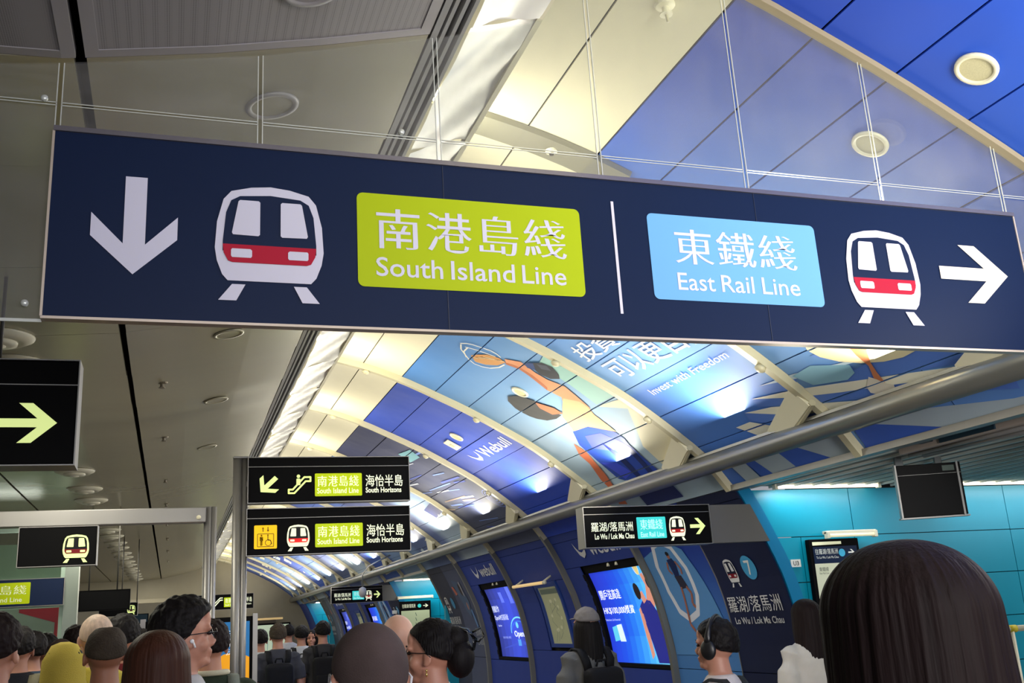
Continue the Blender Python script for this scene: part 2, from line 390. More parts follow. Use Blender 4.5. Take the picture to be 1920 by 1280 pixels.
# cross seam battens carried on the crown
def rib(y, s0, s1, w=.055, h=.05, m=rib_m, name='rib', parent=ceiling, base=0.0):
    V, F = [], []; n = max(6, int((s1-s0)/.14))
    for j in range(n+1):
        s = s0+(s1-s0)*j/n
        for (dy, o) in ((-w/2, base), (-w/2, base+h), (w/2, base+h), (w/2, base)): V.append(surf(y+dy, s, o))
    for j in range(n):
        for c in range(4):
            F.append((j*4+c, j*4+(c+1) % 4, (j+1)*4+(c+1) % 4, (j+1)*4+c))
    F.append((0, 1, 2, 3)); F.append((n*4+3, n*4+2, n*4+1, n*4))
    return mesh_obj(name, V, F, m, parent)
for y in RIBS: rib(y, 0.0 if y > 4 else 2.3, 3.31)
rib(3.99, .25, 1.12, .17, .03, mat('grey_baffle', (126, 124, 108), .5), 'baffle')
for y in RIBS:                                # small fixing lugs on the ribs
    for s in ((2.5,) if y < 4 else (.62, 1.7, 2.5) if y < 16 else (1.7,)):
        bm = bmesh.new(); add_lathe(bm, [(.0, 0), (.028, 0), (.034, .02), (.015, .035)], 10)
        q = surf(y, s, .05); nrm = (surf(y, s, 1)-surf(y, s, 0)).normalized(); bmesh.ops.transform(bm, matrix=Matrix.Translation(q) @ nrm.to_track_quat('Z', 'Y').to_matrix().to_4x4(), verts=bm.verts)
        obj('fixing', bm, rib_m, ceiling, smooth=True)
# wall beam and its raking struts
BX, BZ = 3.585, CZ+.965
bm = bmesh.new(); add_tube(bm, [(BX, y, BZ) for y in (1.0, 4.72, 4.725, 8.6, 8.605, 12.6, 12.605, 16.7, 20.8, 25, 29, END)], [.068, .068, .066, .068, .066, .068, .066, .068, .068, .068, .068, .068], 16)
beam = tag(obj('trim_1', bm, beam_m, smooth=True), kind='structure')
box('cap_strip', (BX-.03, 1.0, BZ+.062), (BX+.05, END, BZ+.08), beam_m, beam)
def strut(y, dy=.52):
    bm = bmesh.new(); a = surf(y, 2.80, .03); b = Vector((BX+.01, y+dy, BZ+.05)); d = (b-a); n = d.cross(Vector((0, 0, 1))).normalized(); up = Vector((-.62, 0, .3)).normalized()
    wd = Vector((0, 1, .1)).normalized(); nn = d.cross(wd).normalized(); wd = nn.cross(d).normalized()
    vs = []
    for p, hw, ht in ((a, .075, .025), (b, .06, .02)):
        for sx, sz in ((-1, -1), (1, -1), (1, 1), (-1, 1)): vs.append(bm.verts.new(p+wd*hw*sx+nn*ht*sz))
    for k in range(4): bm.faces.new((vs[k], vs[(k+1) % 4], vs[4+(k+1) % 4], vs[4+k]))
    bm.faces.new(vs[3::-1]); bm.faces.new(vs[4:])
    obj('strut', bm, white_metal, beam)
    bm = bmesh.new(); add_tube(bm, [a-d*.02, b], .022, 6)
    for v in bm.verts: v.co -= wd*.075
    obj('strut_edge', bm, rib_m, beam)
for y in [3.17]+RIBS[1:]: strut(y)

# header over the portals, the curved right wall and its panels
OPEN = [(3.2, 6.31), (15.8, 18.9), (28.4, 31.5)]
WALLS = [(6.31, 15.8), (18.9, 28.4), (31.5, END)]
wall_r = tag(mesh_obj('wall_right', *(lambda N: ([surf(y, s, -.06) for y0, y1 in WALLS+[(-1.6, 3.2)] for s in N for y in (y0+.02, y1-.02)], [(b*2*len(N)+2*i, b*2*len(N)+2*i+1, b*2*len(N)+2*i+3, b*2*len(N)+2*i+2) for b in range(4) for i in range(len(N)-1)]))([3.31+(SMAX-3.31)*k/16 for k in range(17)]), dark), kind='structure')
for a, b in OPEN:
    box('header', (3.79, a, CZ+.79), (3.86, b, CZ+.83), steel, wall_r)
WSEAM = [3.31, 3.42, 3.70, 4.72, SMAX]
def wall_panels(y0, y1, segs, colf, m=None, parent=wall_r, off=0.0):
    for s0, s1 in segs: curved_panel('panel', y0, y1, s0, s1, parent, m or WALLV, off=off, colf=colf, ns=max(2, int((s1-s0)/.1)), ny=3, gap=.006)
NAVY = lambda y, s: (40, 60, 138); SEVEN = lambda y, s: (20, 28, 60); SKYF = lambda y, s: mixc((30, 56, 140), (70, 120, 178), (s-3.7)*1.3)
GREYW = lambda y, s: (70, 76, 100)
def ring_frame(name, y0, y1, s0, s1, d, m, parent, off=0.0, depth=.05, sides=(1, 1, 1, 1)):
    if sides[0]: curved_panel(name, y0, y1, s0, s0+d, parent, m, off=off, th=depth, ns=1, gap=0)
    if sides[1]: curved_panel(name, y0, y1, s1-d, s1, parent, m, off=off, th=depth, ns=1, gap=0)
    if sides[2]: curved_panel(name, y0, y0+d, s0+d, s1-d, parent, m, off=off, th=depth, gap=0)
    if sides[3]: curved_panel(name, y1-d, y1, s0+d, s1-d, parent, m, off=off, th=depth, gap=0)
def wall_block(o, full=True):
    """one stretch of curved wall, o = offset along the hall"""
    top = (3.31, 3.40)
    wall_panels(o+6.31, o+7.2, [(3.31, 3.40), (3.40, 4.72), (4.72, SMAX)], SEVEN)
    wall_panels(o+7.2, o+8.3, [top, (3.40, 4.72), (4.72, SMAX)], SKYF)
    wall_panels(o+8.3, o+10.22, [top, (3.40, 3.70), (4.74, SMAX)], NAVY)
    wall_panels(o+9.80, o+10.22, [(3.70, 4.74)], NAVY)
    wall_panels(o+10.22, o+12.12, [top, (3.40, 3.80), (4.60, SMAX)], NAVY)
    wall_panels(o+10.22, o+10.62, [(3.80, 4.60)], NAVY); wall_panels(o+11.45, o+12.12, [(3.80, 4.60)], NAVY)
    wall_panels(o+12.12, o+13.95, [top, (3.40, 3.70), (4.74, SMAX)], NAVY)
    wall_panels(o+13.55, o+13.95, [(3.70, 4.74)], NAVY)
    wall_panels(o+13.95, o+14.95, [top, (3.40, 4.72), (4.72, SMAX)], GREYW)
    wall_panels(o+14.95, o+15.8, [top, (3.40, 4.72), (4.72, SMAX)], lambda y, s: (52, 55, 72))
    for y in (8.3, 10.22, 12.12, 13.95): rib(o+y, 3.25, SMAX, .05, .055, beam_m, 'rib', wall_r)
    rib(o+15.78, 3.31, SMAX, .03, .02, beam_m, 'rib', wall_r)
    rib(o+7.2, 3.40, SMAX, .008, .006, steel, 'trim', wall_r)
wall_block(0); 
wall_block(12.59)
wall_panels(31.5, END, [(3.31, 3.7), (3.7, 4.7), (4.7, SMAX)], NAVY)
wall_panels(-1.6, 1.6, [(3.31, 3.7), (3.7, 4.7), (4.7, SMAX)], NAVY); wall_panels(1.6, 3.2, [(3.31, 3.7), (3.7, 4.7), (4.7, SMAX)], NAVY)

# cross passages behind the portals: cyan panelled far wall, slatted ceiling, lamps
HZ = CZ+.82
def portal(y0, y1, n):
    wl = tag(box('wall_cross_passage' + ('' if n == 0 else '.%03d' % n), (4.34, y1+.06, -.01), (9.4, y1+.12, HZ+.1), dark), kind='structure')
    rowz = [HZ-.02, CZ+.45, CZ+.126, CZ-.20, CZ-.53, CZ-.86, 0.02]
    cols = [4.36, 4.83, 6.31, 7.8, 9.3]
    def edge(z): return sect(s_at_z(z), -.10)[0]
    for i, (zt, zb) in enumerate(zip(rowz[:-1], rowz[1:])):
        cc = cols if i else [None, 4.83, 6.31, 7.8, 9.3]
        xs = [None]+cols if i else cc
        for xa, xb in zip(xs[:-1], xs[1:]):
            g = .006; zz = [zt-g/2, (zt+zb)/2, zb+g/2]; V = []
            for yy in (y1+.03, y1+.05):
                for z in zz: V += [((edge(z)+.004 if xa is None else xa+g/2), yy, z), (xb-g/2, yy, z)]
            F = [(0, 2, 3, 1), (2, 4, 5, 3), (0, 1, 7, 6), (4, 10, 11, 5), (0, 6, 8, 2), (2, 8, 10, 4), (1, 3, 9, 7), (3, 5, 11, 9)]
            mesh_obj('panel', V, F, cyan_m, wl)
    # curved portal edge (cyan), following the wall section
    V, F = [], []; N = 22
    for j in range(N+1):
        s = s_at_z(HZ)+(SMAX-s_at_z(HZ))*j/N
        for o, dy in ((-.015, -.012), (-.11, -.012), (-.11, .05), (-.015, .05)): V.append(surf(y1+dy, s, o))
    for j in range(N):
        for c in range(4): F.append((j*4+c, j*4+(c+1) % 4, (j+1)*4+(c+1) % 4, (j+1)*4+c))
    mesh_obj('portal_edge', V, F, cyan_edge, wl)
    # near return wall of the portal
    wn = tag(box('wall_portal_return' + ('' if n == 0 else '.%03d' % n), (4.1, y0-.1, 0), (9.4, y0, HZ), cyan_m), kind='structure')
    # ceiling of the passage: metal strips with light gaps
    cl = tag(box('ceiling_cross_passage' + ('' if n == 0 else '.%03d' % n), (3.86, y0, HZ+.05), (9.4, y1+.05, HZ+.1), mat('pale_void', (222, 226, 220), .6)), kind='structure')
    x = 3.87
    while x < (9.3 if n == 0 else 6.5):
        box('slat', (x, y0+.02, HZ+.005), (x+.128, y1+.03, HZ+.03), mat('grey_slat', (118, 112, 100), 0.5, 0.1), cl)
        if n == 0: box('slat_glint', (x+.116, y0+.02, HZ-.012), (x+.128, y1+.03, HZ+.006), mat('pale_slat_glint', (214, 220, 214), .35), cl)  # pale strips added for the light that slat edges reflect
        x += .155
    bmx = bmesh.new()
    return wl, cl
tube_m = mat('fluorescent_tube', (255, 250, 225), 0.4, emit=3.0, noise_amt=0)
bar_m = mat('dim_bar_lamp', (236, 228, 190), .4, emit=.5, noise_amt=0)
fit_m = mat('cream_fitting', (220, 214, 190), 0.4)
def tube_lamp(x0, x1, y, z, label, parent_group='wall lamps of the cross passages', r=.014, tm=None):
    t = empty('tube_lamp', ((x0+x1)/2, y, z), label=label, cat='lamp', group=parent_group)
    L = (x1-x0)/2
    bm = bmesh.new(); add_box(bm, (0, .012, .022), (2*L, .05, .024), .004); obj('fitting', bm, fit_m, t)
    bm = bmesh.new(); add_tube(bm, [(-L+.02, -.005, 0), (L-.02, -.005, 0)], r, 10); obj('fluorescent_tube', bm, tm or tube_m, t, smooth=True)
    for s in (-1, 1):
        bm = bmesh.new(); add_box(bm, (s*(L-.012), -.004, .003), (.024, .045, .05), .004); obj('end_cap', bm, fit_m, t)
    return t
for n, (a, b) in enumerate(OPEN): portal(a, b, n)
tube_lamp(4.13, 5.06, 6.26, HZ-.012, 'long bright tube lamp at the wall top left of the hanging monitor')
tube_lamp(5.75, 7.6, 6.26, HZ-.012, 'long bright tube lamp at the wall top right of the hanging monitor')
area('passage_light', (4.65, 6.1, HZ-.04), (4.7, 6.31, 1.4), 1.1, .08, 5, (.95, .98, 1))
area('passage_light', (6.5, 6.1, HZ-.04), (6.5, 6.31, 1.4), 1.8, .08, 7, (.95, .98, 1))
area('passage_light', (7.0, 4.7, HZ-.05), (6.8, 4.9, 0), 2.2, 1.2, 42, (1, .95, .88))  # added out-of-view light, its floor bounce brightens the slats
for i, (a, b) in enumerate(OPEN[1:]):
    tube_lamp(4.1, 5.2, b-.06, HZ-.012, ['tube lamp at the wall top of the middle cyan passage', 'tube lamp at the wall top of the farthest cyan passage'][i])
    area('passage_light', (4.8, b-.3, HZ-.04), (4.7, b, 1.5), 1.4, .1, 10, (.95, .98, 1))

# left hall ceiling: seam at x = -0.28, big folded metal panels, slot grille, reflector
def lz(x): return CZ+np.interp(x, [-6, -1.5, -.47, -.28, .19, .73, .83], [1.50, 1.50, 1.50, 1.53, 1.615, 1.755, 1.785])
cl2 = tag(box('ceiling.001', (-8.9, -2, CZ+1.80), (.80, 28.2, CZ+1.85), dark), kind='structure')
ycuts = [-1.9, .4, 2.6, 3.28, 4.25, 5.25, 6.15, 7.0, 7.9, 8.8, 9.8, 10.8, 12, 13.4, 14.8, 16.4, 18, 20, 22.5, 25, 28]
def flat_panel(name, x0, x1, y0, y1, m, n=3, dz=0.0, tilt=0.0, g=.006, dip=0.0):
    V, F = [], []
    for yy in (y0+g, y1-g):
        for k in range(n+1):
            x = x0+g+(x1-x0-2*g)*k/n; V.append((x, yy, lz(x)+dz+(tilt if yy > y0+.1 else 0)))
    for yy in (y0+g, y1-g):
        for k in range(n+1):
            x = x0+g+(x1-x0-2*g)*k/n; V.append((x, yy, lz(x)+dz+.03))
    for k in range(n): F.append((k, n+1+k, n+2+k, k+1))
    N = 2*(n+1)
    for k in range(n): F += [(k, k+1, N+k+1, N+k), (n+1+k+1, n+1+k, N+n+1+k, N+n+2+k)]
    F += [(0, N, N+n+1, n+1), (n, 2*n+1, N+2*n+1, N+n)]
    return mesh_obj(name, V, F, m, cl2)
for a, b in zip(ycuts[:-1], ycuts[1:]):
    near = b <= 2.61
    m = grey_panel if near else olive_panel
    if near:                                   # near panels: plain border, perforated field
        x0, x1 = -.268, .70
        for (u0, u1, v0, v1) in ((x0, x0+.035, a, b), (x1-.035, x1, a, b), (x0+.035, x1-.035, b-.035, b), (x0+.035, x1-.035, a, a+.02)):
            flat_panel('panel_border', u0, u1, v0, v1, m, g=.0)
        flat_panel('perforated_field', x0+.035, x1-.035, a+.02, b-.035, perf, dz=.003, g=.0)
        for (u0, u1, v0, v1) in ((-2.0, -.327, b-.035, b), (-.327, -.292, a, b)): flat_panel('panel_border', u0, u1, v0, v1, m, g=0)
        flat_panel('perforated_field', -2.0, -.327, a, b-.035, perf, dz=.003, g=0)
        flat_panel('panel', -8, -2.0, a, b, m)
    else:
        flat_panel('panel', -.268, .70, a, b, m, tilt=-.014*random.random(), g=.001 if b > 6 else .003)
        for u0, u1 in ((-1.47, -.295), (-3.6, -1.49), (-8, -3.62)): flat_panel('panel', u0, u1, a, b, m, tilt=-.003*random.random(), g=.001 if a > 6 else .003)
# slot grille between ceiling and reflector: dark slot with pale blades
for k in range(4):
    x = .705+k*.033
    box('slot_blade', (x, -1.9, lz(x)-.004), (x+(.012 if k else .02), 28, lz(x)+.05), mat('pale_blade', (176, 176, 176), .4, .3), cl2)
# crinkled reflector, in sheets
ly = [-1.9, .1, 1.55, 2.6]+[2.6+.86*k for k in range(1, 30)]
for a, b in zip(ly[:-1], ly[1:]):
    V, F = [], []; nx, ny = 8, 10
    for j in range(ny+1):
        for i in range(nx+1):
            t = i/nx; x = .835+.235*t; y = a+.003+(b-a-.006)*j/ny
            V.append((x, y, CZ+1.785+.075*t+.012*math.sin(math.pi*t)+.006*math.sin(j*1.3+i*.9+a*3)+.012*(1-abs(2*j/ny-1))))
    for j in range(ny):
        for i in range(nx): F.append((j*(nx+1)+i, (j+1)*(nx+1)+i, (j+1)*(nx+1)+i+1, j*(nx+1)+i+1))
    mesh_obj('reflector', V, F, foil, cl2, smooth=True)
box('reflector_lip', (1.062, -1.9, CZ+1.858), (1.082, 28.4, CZ+1.89), white_metal, cl2)
box('reflector_back', (.83, -1.9, CZ+1.95), (.87, 28.4, CZ+2.30), dark, cl2)

# end walls
endm = mat('beige_end_wall', (150, 143, 122), .5)
wall_end = tag(box('wall_end', (-9, END, 0), (4.6, END+.15, CZ+2.5), endm), kind='structure')
box('dark_lower_band', (.9, END-.06, 0), (3.1, END, CZ+.45), mat('dark_stone', (84, 78, 70), .5), wall_end)  # lower part of the end wall is darker
soffit = tag(box('wall_soffit', (-9, 28.0, CZ+.98), (.95, 28.3, CZ+1.82), endm), kind='structure')
box('soffit_ledge', (-3, 27.7, CZ+.92), (.95, 28.0, CZ+1.02), endm, soffit)
wall_l = tag(box('wall_left', (-5.6, -3.8, 0), (-5.4, 28.0, CZ+1.8), mat('left_wall_panel', (150, 152, 142), .35)), kind='structure')
for k in range(14): box('panel_joint', (-5.41, -3+k*2.2, 0), (-5.395, -2.985+k*2.2, CZ+1.5), dark, wall_l)
# ------------------------------------------------------------------ glass draught screen across the hall
def hz(x):
    if x < .83: return lz(x)-.012
    if x < 1.08: return CZ+1.785+.075*(x-.835)/.235-.01
    return CZ+float(np.interp(x, PD[:, 0], PD[:, 1]))-.012
GY = 2.602
screen = empty('glass_screen', (1.2, GY, 2.4), label='tall clear glass draught screen spanning the hall above the large navy sign', cat='glass screen')
def toloc(V): return [(v[0]-1.2, v[1]-GY, v[2]-2.4) for v in V]
JX = [-5.3, -2.6, -1.1, -.325, .195, .715, 1.237, 1.765, 2.305, 2.846, 3.30, 3.70]
ZL, ZM, ZT = 2.437, 2.952, 3.038
def pane(x0, x1, z0, ztop, name='glass_pane'):
    n = 8; V, F = [], []
    for y in (GY, GY+.008):
        for k in range(n+1):
            x = x0+(x1-x0)*k/n; V += [(x, y, z0), (x, y, ztop(x))]
    N = 2*(n+1)
    for k in range(n):
        F += [(2*k, 2*k+2, 2*k+3, 2*k+1), (N+2*k, N+2*k+1, N+2*k+3, N+2*k+2)]
    F += [(0, 1, N+1, N), (N-2, N+N-2, N+N-1, N-1)]
    mesh_obj(name, toloc(V), F, glass_m, screen)
def bar(x0, x1, z0, z1, name, m, y0=GY-.0015, y1=GY+.0015):
    o = box(name, (x0-1.2, y0-GY, z0-2.4), (x1-1.2, y1-GY, z1-2.4), m, screen); return o
for a, b in zip(JX[:-1], JX[1:]):
    if b < 0 or a > 2.8:
        pane(a+.006, b-.006, ZL if b < 3.5 else 2.75, lambda x: ZT-.01)
    else: pane(a+.006, b-.006, ZM, lambda x: ZT-.006)
    pane(a+.006, b-.006, ZT+.002, lambda x: max(hz(x), ZT+.01))
    for x in (a+.005, b-.008):
        bar(x, x+.0028, ZM-.01 if not (b < 0 or a > 2.8) else ZL, max(hz(x)-.002, ZT+.01), 'glass_edge', glass_edge)
    for z in (ZT-.007, ZT+.001): bar(a+.006, b-.006, z, z+.0025, 'glass_edge', glass_edge)
bar(-5.3, -.33, ZL-.008, ZL, 'bottom_edge', glass_edge)
rib(GY-.01, .34, 3.1, .035, .022, mat('screen_head_trim', (150, 138, 112), .45), 'head_trim', screen)
for ch in screen.children:
    if ch.name.startswith('head_trim'): ch.matrix_parent_inverse = Matrix.Translation((-1.2, -GY, -2.4))
for i, (x, z) in enumerate(((-.37, 2.475), (-.36, 3.045), (.60, 3.05))):
    bm = bmesh.new(); add_lathe(bm, [(0, 0), (.009, 0), (.009, .008), (.005, .011)], 12, Matrix.Translation((x-1.2, -.004, z-2.4)) @ Matrix.Rotation(math.pi/2, 4, 'X')); obj('glass_clip', bm, glass_edge, screen, smooth=True)

# ------------------------------------------------------------------ the large navy sign
NV = (17, 31, 60); WH = (206, 204, 220); LIME = (168, 186, 14); SKY = (106, 164, 216)
sign = empty('direction_sign', (1.26, 2.6, 2.437), label='huge navy hanging sign to the lime South Island Line and light blue East Rail Line', cat='sign')
def inv(o, p): o.matrix_parent_inverse = Matrix.Translation(p.location).inverted(); return o
navy_sign = mat('navy_sign_film', NV, .45, 0, noise_amt=.03, spec=.12)
S0 = 2.574
inv(box('sign_board', (-.326, S0+.001, 2.437), (2.846, 2.600, 2.945), navy_sign, sign), sign)
inv(box('top_channel', (-.33, S0-.006, 2.943), (2.85, 2.604, 2.957), mat('channel_metal', (120, 116, 122), .3, .6), sign), sign)
inv(box('bottom_edge', (-.33, S0-.002, 2.431), (2.85, 2.602, 2.438), mat('pale_edge', (190, 176, 160), .35, .3), sign), sign)
inv(box('side_edge', (-.332, S0-.002, 2.437), (-.326, 2.602, 2.945), MATS['pale_edge'], sign), sign)
inv(box('side_edge', (2.846, S0-.002, 2.437), (2.852, 2.602, 2.945), MATS['pale_edge'], sign), sign)
for x in (.715, 1.765): inv(box('film_joint', (x-.001, S0-.0006, 2.44), (x+.001, S0+.002, 2.943), mat('joint_line', (16, 28, 52), .5), sign), sign)
f = facing(S0)
rod_m = mat('dark_rod', (60, 58, 54), .5, .3)
def put(sh, name, fn, m, par, label=None):
    o = sh.build(name, fn, m, par, label=label); inv(o, par); return o
sh = Sheet()
sh.poly([(-.149, 2.829), (-.149, 2.64), (-.122, 2.615), (-.095, 2.64), (-.095, 2.829)], WH)
sh.poly([(-.228, 2.722), (-.228, 2.658), (-.122, 2.557), (-.122, 2.615), (-.149, 2.640)], WH); sh.poly([(-.016, 2.722), (-.016, 2.658), (-.122, 2.557), (-.122, 2.615), (-.095, 2.640)], WH)
put(sh, 'down_arrow', f, PRINT, sign, 'white arrow pointing down')
sh = Sheet(); train(sh, .079, 2.553, .366, 2.829, NV); put(sh, 'train_symbol', f, PRINT, sign, 'white and red train front symbol on the left')
sh = Sheet(); sh.poly(rrect(.460, 2.555, 1.139, 2.836, .018), LIME, 1); put(sh, 'line_badge', f, PRINT, sign, 'lime green line name badge')
sh = Sheet(); sh.text('南港島綫', .514, 2.668, 1.088, 2.792, WH, 2, 'ming', space=1.12); put(sh, 'lettering', f, PRINT, sign)
for t_, x0, x1 in (('South', .511, .703), ('Island', .727, .919), ('Line', .942, 1.080)):
    sh = Sheet(); sh.text(t_, x0, 2.587, x1, 2.644, WH, 2, bold=.008); put(sh, 'word', f, PRINT, sign)
sh = Sheet(); sh.poly([(1.248, 2.508), (1.257, 2.508), (1.257, 2.872), (1.248, 2.872)], WH); put(sh, 'divider', f, PRINT, sign)
sh = Sheet(); sh.poly(rrect(1.367, 2.560, 1.980, 2.843, .018), SKY, 1); put(sh, 'line_badge', f, PRINT, sign, 'light blue line name badge')
sh = Sheet(); sh.text('東鐵綫', 1.452, 2.680, 1.895, 2.797, WH, 2, 'ming', space=1.1); put(sh, 'lettering', f, PRINT, sign)
for t_, x0, x1 in (('East', 1.452, 1.582), ('Rail', 1.605, 1.722), ('Line', 1.752, 1.892)):
    sh = Sheet(); sh.text(t_, x0, 2.593, x1, 2.650, WH, 2, bold=.006); put(sh, 'word', f, PRINT, sign)
sh = Sheet(); train(sh, 2.086, 2.567, 2.376, 2.845, NV); put(sh, 'train_symbol', f, PRINT, sign, 'white and red train front symbol on the right')
sh = Sheet(); arrow(sh, 2.470, 2.602, 2.765, 2.814, (222, 216, 196)); put(sh, 'right_arrow', f, PRINT, sign, 'white arrow pointing right')

# ------------------------------------------------------------------ smaller black hanging signs
BK = (18, 18, 22); GW = (216, 232, 150); CW = (232, 236, 205)
def sign_box(loc, x0, x1, z0, z1, y, label, group=None, depth=.14, head=.0, rim=steel):
    t = empty('hanging_sign', ((x0+x1)/2, y+depth/2, z0), label=label, cat='sign', group=group)
    inv(box('housing', (x0, y+.002, z0), (x1, y+depth, z1), black_m, t, .006), t)
    e = .005
    for lo, hi in (((x0-e, y-.004, z0-e), (x1+e, y+depth, z0)), ((x0-e, y-.004, z0), (x0, y+depth, z1)), ((x1, y-.004, z0), (x1+e, y+depth, z1)), ((x0-e, y-.004, z1), (x1+e, y+depth, z1+e))):
        inv(box('frame_edge', lo, hi, rim, t), t)
    if head: inv(box('head_rail', (x0, y-.003, z1-head-.004), (x1, y+.002, z1-head), rim, t), t)
    return t
def hanger(x, y, z0, z1, par):
    inv(tube('hanger_rod', [(x, y, z0), (x, y, z1)], .008, rod_m, par, 8), par)

# near left arrow sign
t = sign_box(None, -1.75, -.392, 2.348, 2.775, 4.3, 'black backlit sign at the left edge with only a green-white right arrow showing', head=.10)
sh = Sheet(); arrow(sh, -.675, 2.434, -.461, 2.596, GW); put(sh, 'arrow_symbol', facing(4.299), LIT, t)
for x in (-.7, -1.4): hanger(x, 4.37, 2.78, float(lz(x)), t)

# two stacked signs on the twin steel posts
P1 = empty('sign_post', (.45, 7.44, 0), label='tall twin steel tube post carrying the two stacked black signs', cat='post')
for x, r in ((.425, .033), (.474, .024)): inv(tube('post_tube', [(x, 7.44, 0), (x, 7.44, 2.89)], r, steel, P1, 16), P1)
inv(box('post_cap', (.39, 7.40, 2.885), (.50, 7.48, 2.90), steel, P1, .004), P1)
inv(tube('base_plate', [(.45, 7.44, 0), (.45, 7.44, .03)], .09, steel, P1, 20), P1)
for z in (2.7, 2.35): inv(box('bracket', (.47, 7.42, z-.02), (.505, 7.46, z+.02), steel, P1), P1)
def badge_pair(t, y, dz, top):
    ff = facing(y)
    sh = Sheet(); sh.poly(rrect(.972, dz+2.228, 1.320, dz+2.396, .008), LIME, 1); put(sh, 'line_badge', ff, LIT, t, 'lime green line name badge')
    sh = Sheet(); sh.text('南港島綫', .992, dz+2.298, 1.296, dz+2.378, (240, 246, 200), 2, 'ming', space=1.1); sh.text('South Island Line', .988, dz+2.248, 1.294, dz+2.288, (240, 246, 200), 2, bold=.01); put(sh, 'lettering', ff, LIT, t)
    sh = Sheet(); sh.text('海怡半島', 1.347, dz+2.294, 1.630, dz+2.382, CW, 2, bold=.008); sh.text('South Horizons', 1.347, dz+2.248, 1.618, dz+2.288, CW, 2, bold=.022); put(sh, 'lettering', ff, LIT, t)
t = sign_box(None, .497, 1.680, 2.558, 2.884, 7.38, 'upper of two stacked black signs, with diagonal arrow, escalator symbol and South Horizons', 'stacked signs on the twin steel post', .10, .065)
sh = Sheet(); arrow(sh, .560, 2.612, .718, 2.760, GW, rot=225); put(sh, 'arrow_symbol', facing(7.379), LIT, t)
sh = Sheet(); W = GW
pth = [(.785, 2.628), (.835, 2.628), (.900, 2.735), (.938, 2.735)]
def stroke(sh, p, w, c, lay=2):
    sh.line(p, w, c, lay)
    for q in p: sh.poly(ellipse(q[0], q[1], w/2, w/2, 10), c, lay)
stroke(sh, [(.783, 2.622), (.823, 2.622), (.905, 2.708), (.935, 2.708)], .013, W); stroke(sh, [(.783, 2.648), (.812, 2.648), (.895, 2.738), (.935, 2.738)], .013, W)
stroke(sh, [(.783, 2.622), (.783, 2.648)], .013, W); stroke(sh, [(.940, 2.708), (.940, 2.738)], .013, W)
sh.poly(ellipse(.853, 2.745, .013, .013, 12), W); sh.poly(rrect(.838, 2.680, .867, 2.728, .006), W)
put(sh, 'escalator_symbol', facing(7.379), LIT, t); badge_pair(t, 7.379, .368, True)
t = sign_box(None, .492, 1.674, 2.186, 2.512, 7.38, 'lower of two stacked black signs, with yellow lift symbol, train symbol and South Horizons', 'stacked signs on the twin steel post', .10, .065)
sh = Sheet(); YL = (232, 182, 20); K = (40, 32, 16)
sh.poly(rrect(.541, 2.230, .701, 2.396, .008), YL, 1)
for a in ([(.565, 2.245), (.565, 2.335), (.677, 2.335), (.677, 2.245), (.565, 2.245)],): sh.line(a, .004, K, 2)
sh.line([(.603, 2.350), (.603, 2.380)], .005, K); sh.poly([(.593, 2.370), (.613, 2.370), (.603, 2.384)], K); sh.line([(.637, 2.354), (.637, 2.384)], .005, K); sh.poly([(.627, 2.362), (.647, 2.362), (.637, 2.348)], K)
sh.poly(ellipse(.592, 2.323, .007, .007, 12), K); sh.poly(rrect(.580, 2.285, .604, 2.314, .004), K); sh.poly(rrect(.584, 2.252, .600, 2.288, .003), K)
sh.line([(.637, 2.320), (.637, 2.290), (.655, 2.290), (.664, 2.262)], .005, K); sh.poly(ellipse(.637, 2.325, .006, .006, 10), K)
ringp = ellipse(.640, 2.272, .021, .021, 18); sh.line(ringp+[ringp[0]], .004, K)
put(sh, 'lift_symbol', facing(7.379), LIT, t)
sh = Sheet(); train(sh, .770, 2.238, .932, 2.394, (14, 14, 16), white=(236, 238, 205), red=(226, 30, 30)); put(sh, 'train_symbol', facing(7.379), LIT, t); badge_pair(t, 7.379, 0, False)

# steel gateway on the left with its sign
gate = empty('steel_gateway', (.25, 7.85, 0), label='brushed steel gateway beam and post spanning the queue on the left', cat='gateway')
inv(box('cross_beam', (-3.2, 7.80, 2.474), (.222, 7.90, 2.586), steel, gate, .006), gate)
for x, r in ((.238, .03), (.280, .022)): inv(tube('post_tube', [(x, 7.85, 0), (x, 7.85, 2.592)], r, steel, gate, 16), gate)
inv(tube('post_tube', [(-3.22, 7.85, 0), (-3.22, 7.85, 2.592)], .035, steel, gate, 16), gate)
bm = bmesh.new(); add_lathe(bm, [(0, 0), (.017, 0), (.017, .006), (.01, .01)], 14, Matrix.Translation((.17, 7.799, 2.51)) @ Matrix.Rotation(math.pi/2, 4, 'X')); inv(obj('bolt_cap', bm, white_metal, gate, smooth=True), gate)
t = sign_box(None, -1.030, -.523, 2.195, 2.464, 7.78, 'black sign with a single pale green train symbol hanging under the steel gateway', depth=.10)
sh = Sheet(); train(sh, -.745, 2.245, -.572, 2.408, (16, 16, 18), white=GW, red=(96, 20, 24)); put(sh, 'train_symbol', facing(7.779), LIT, t)

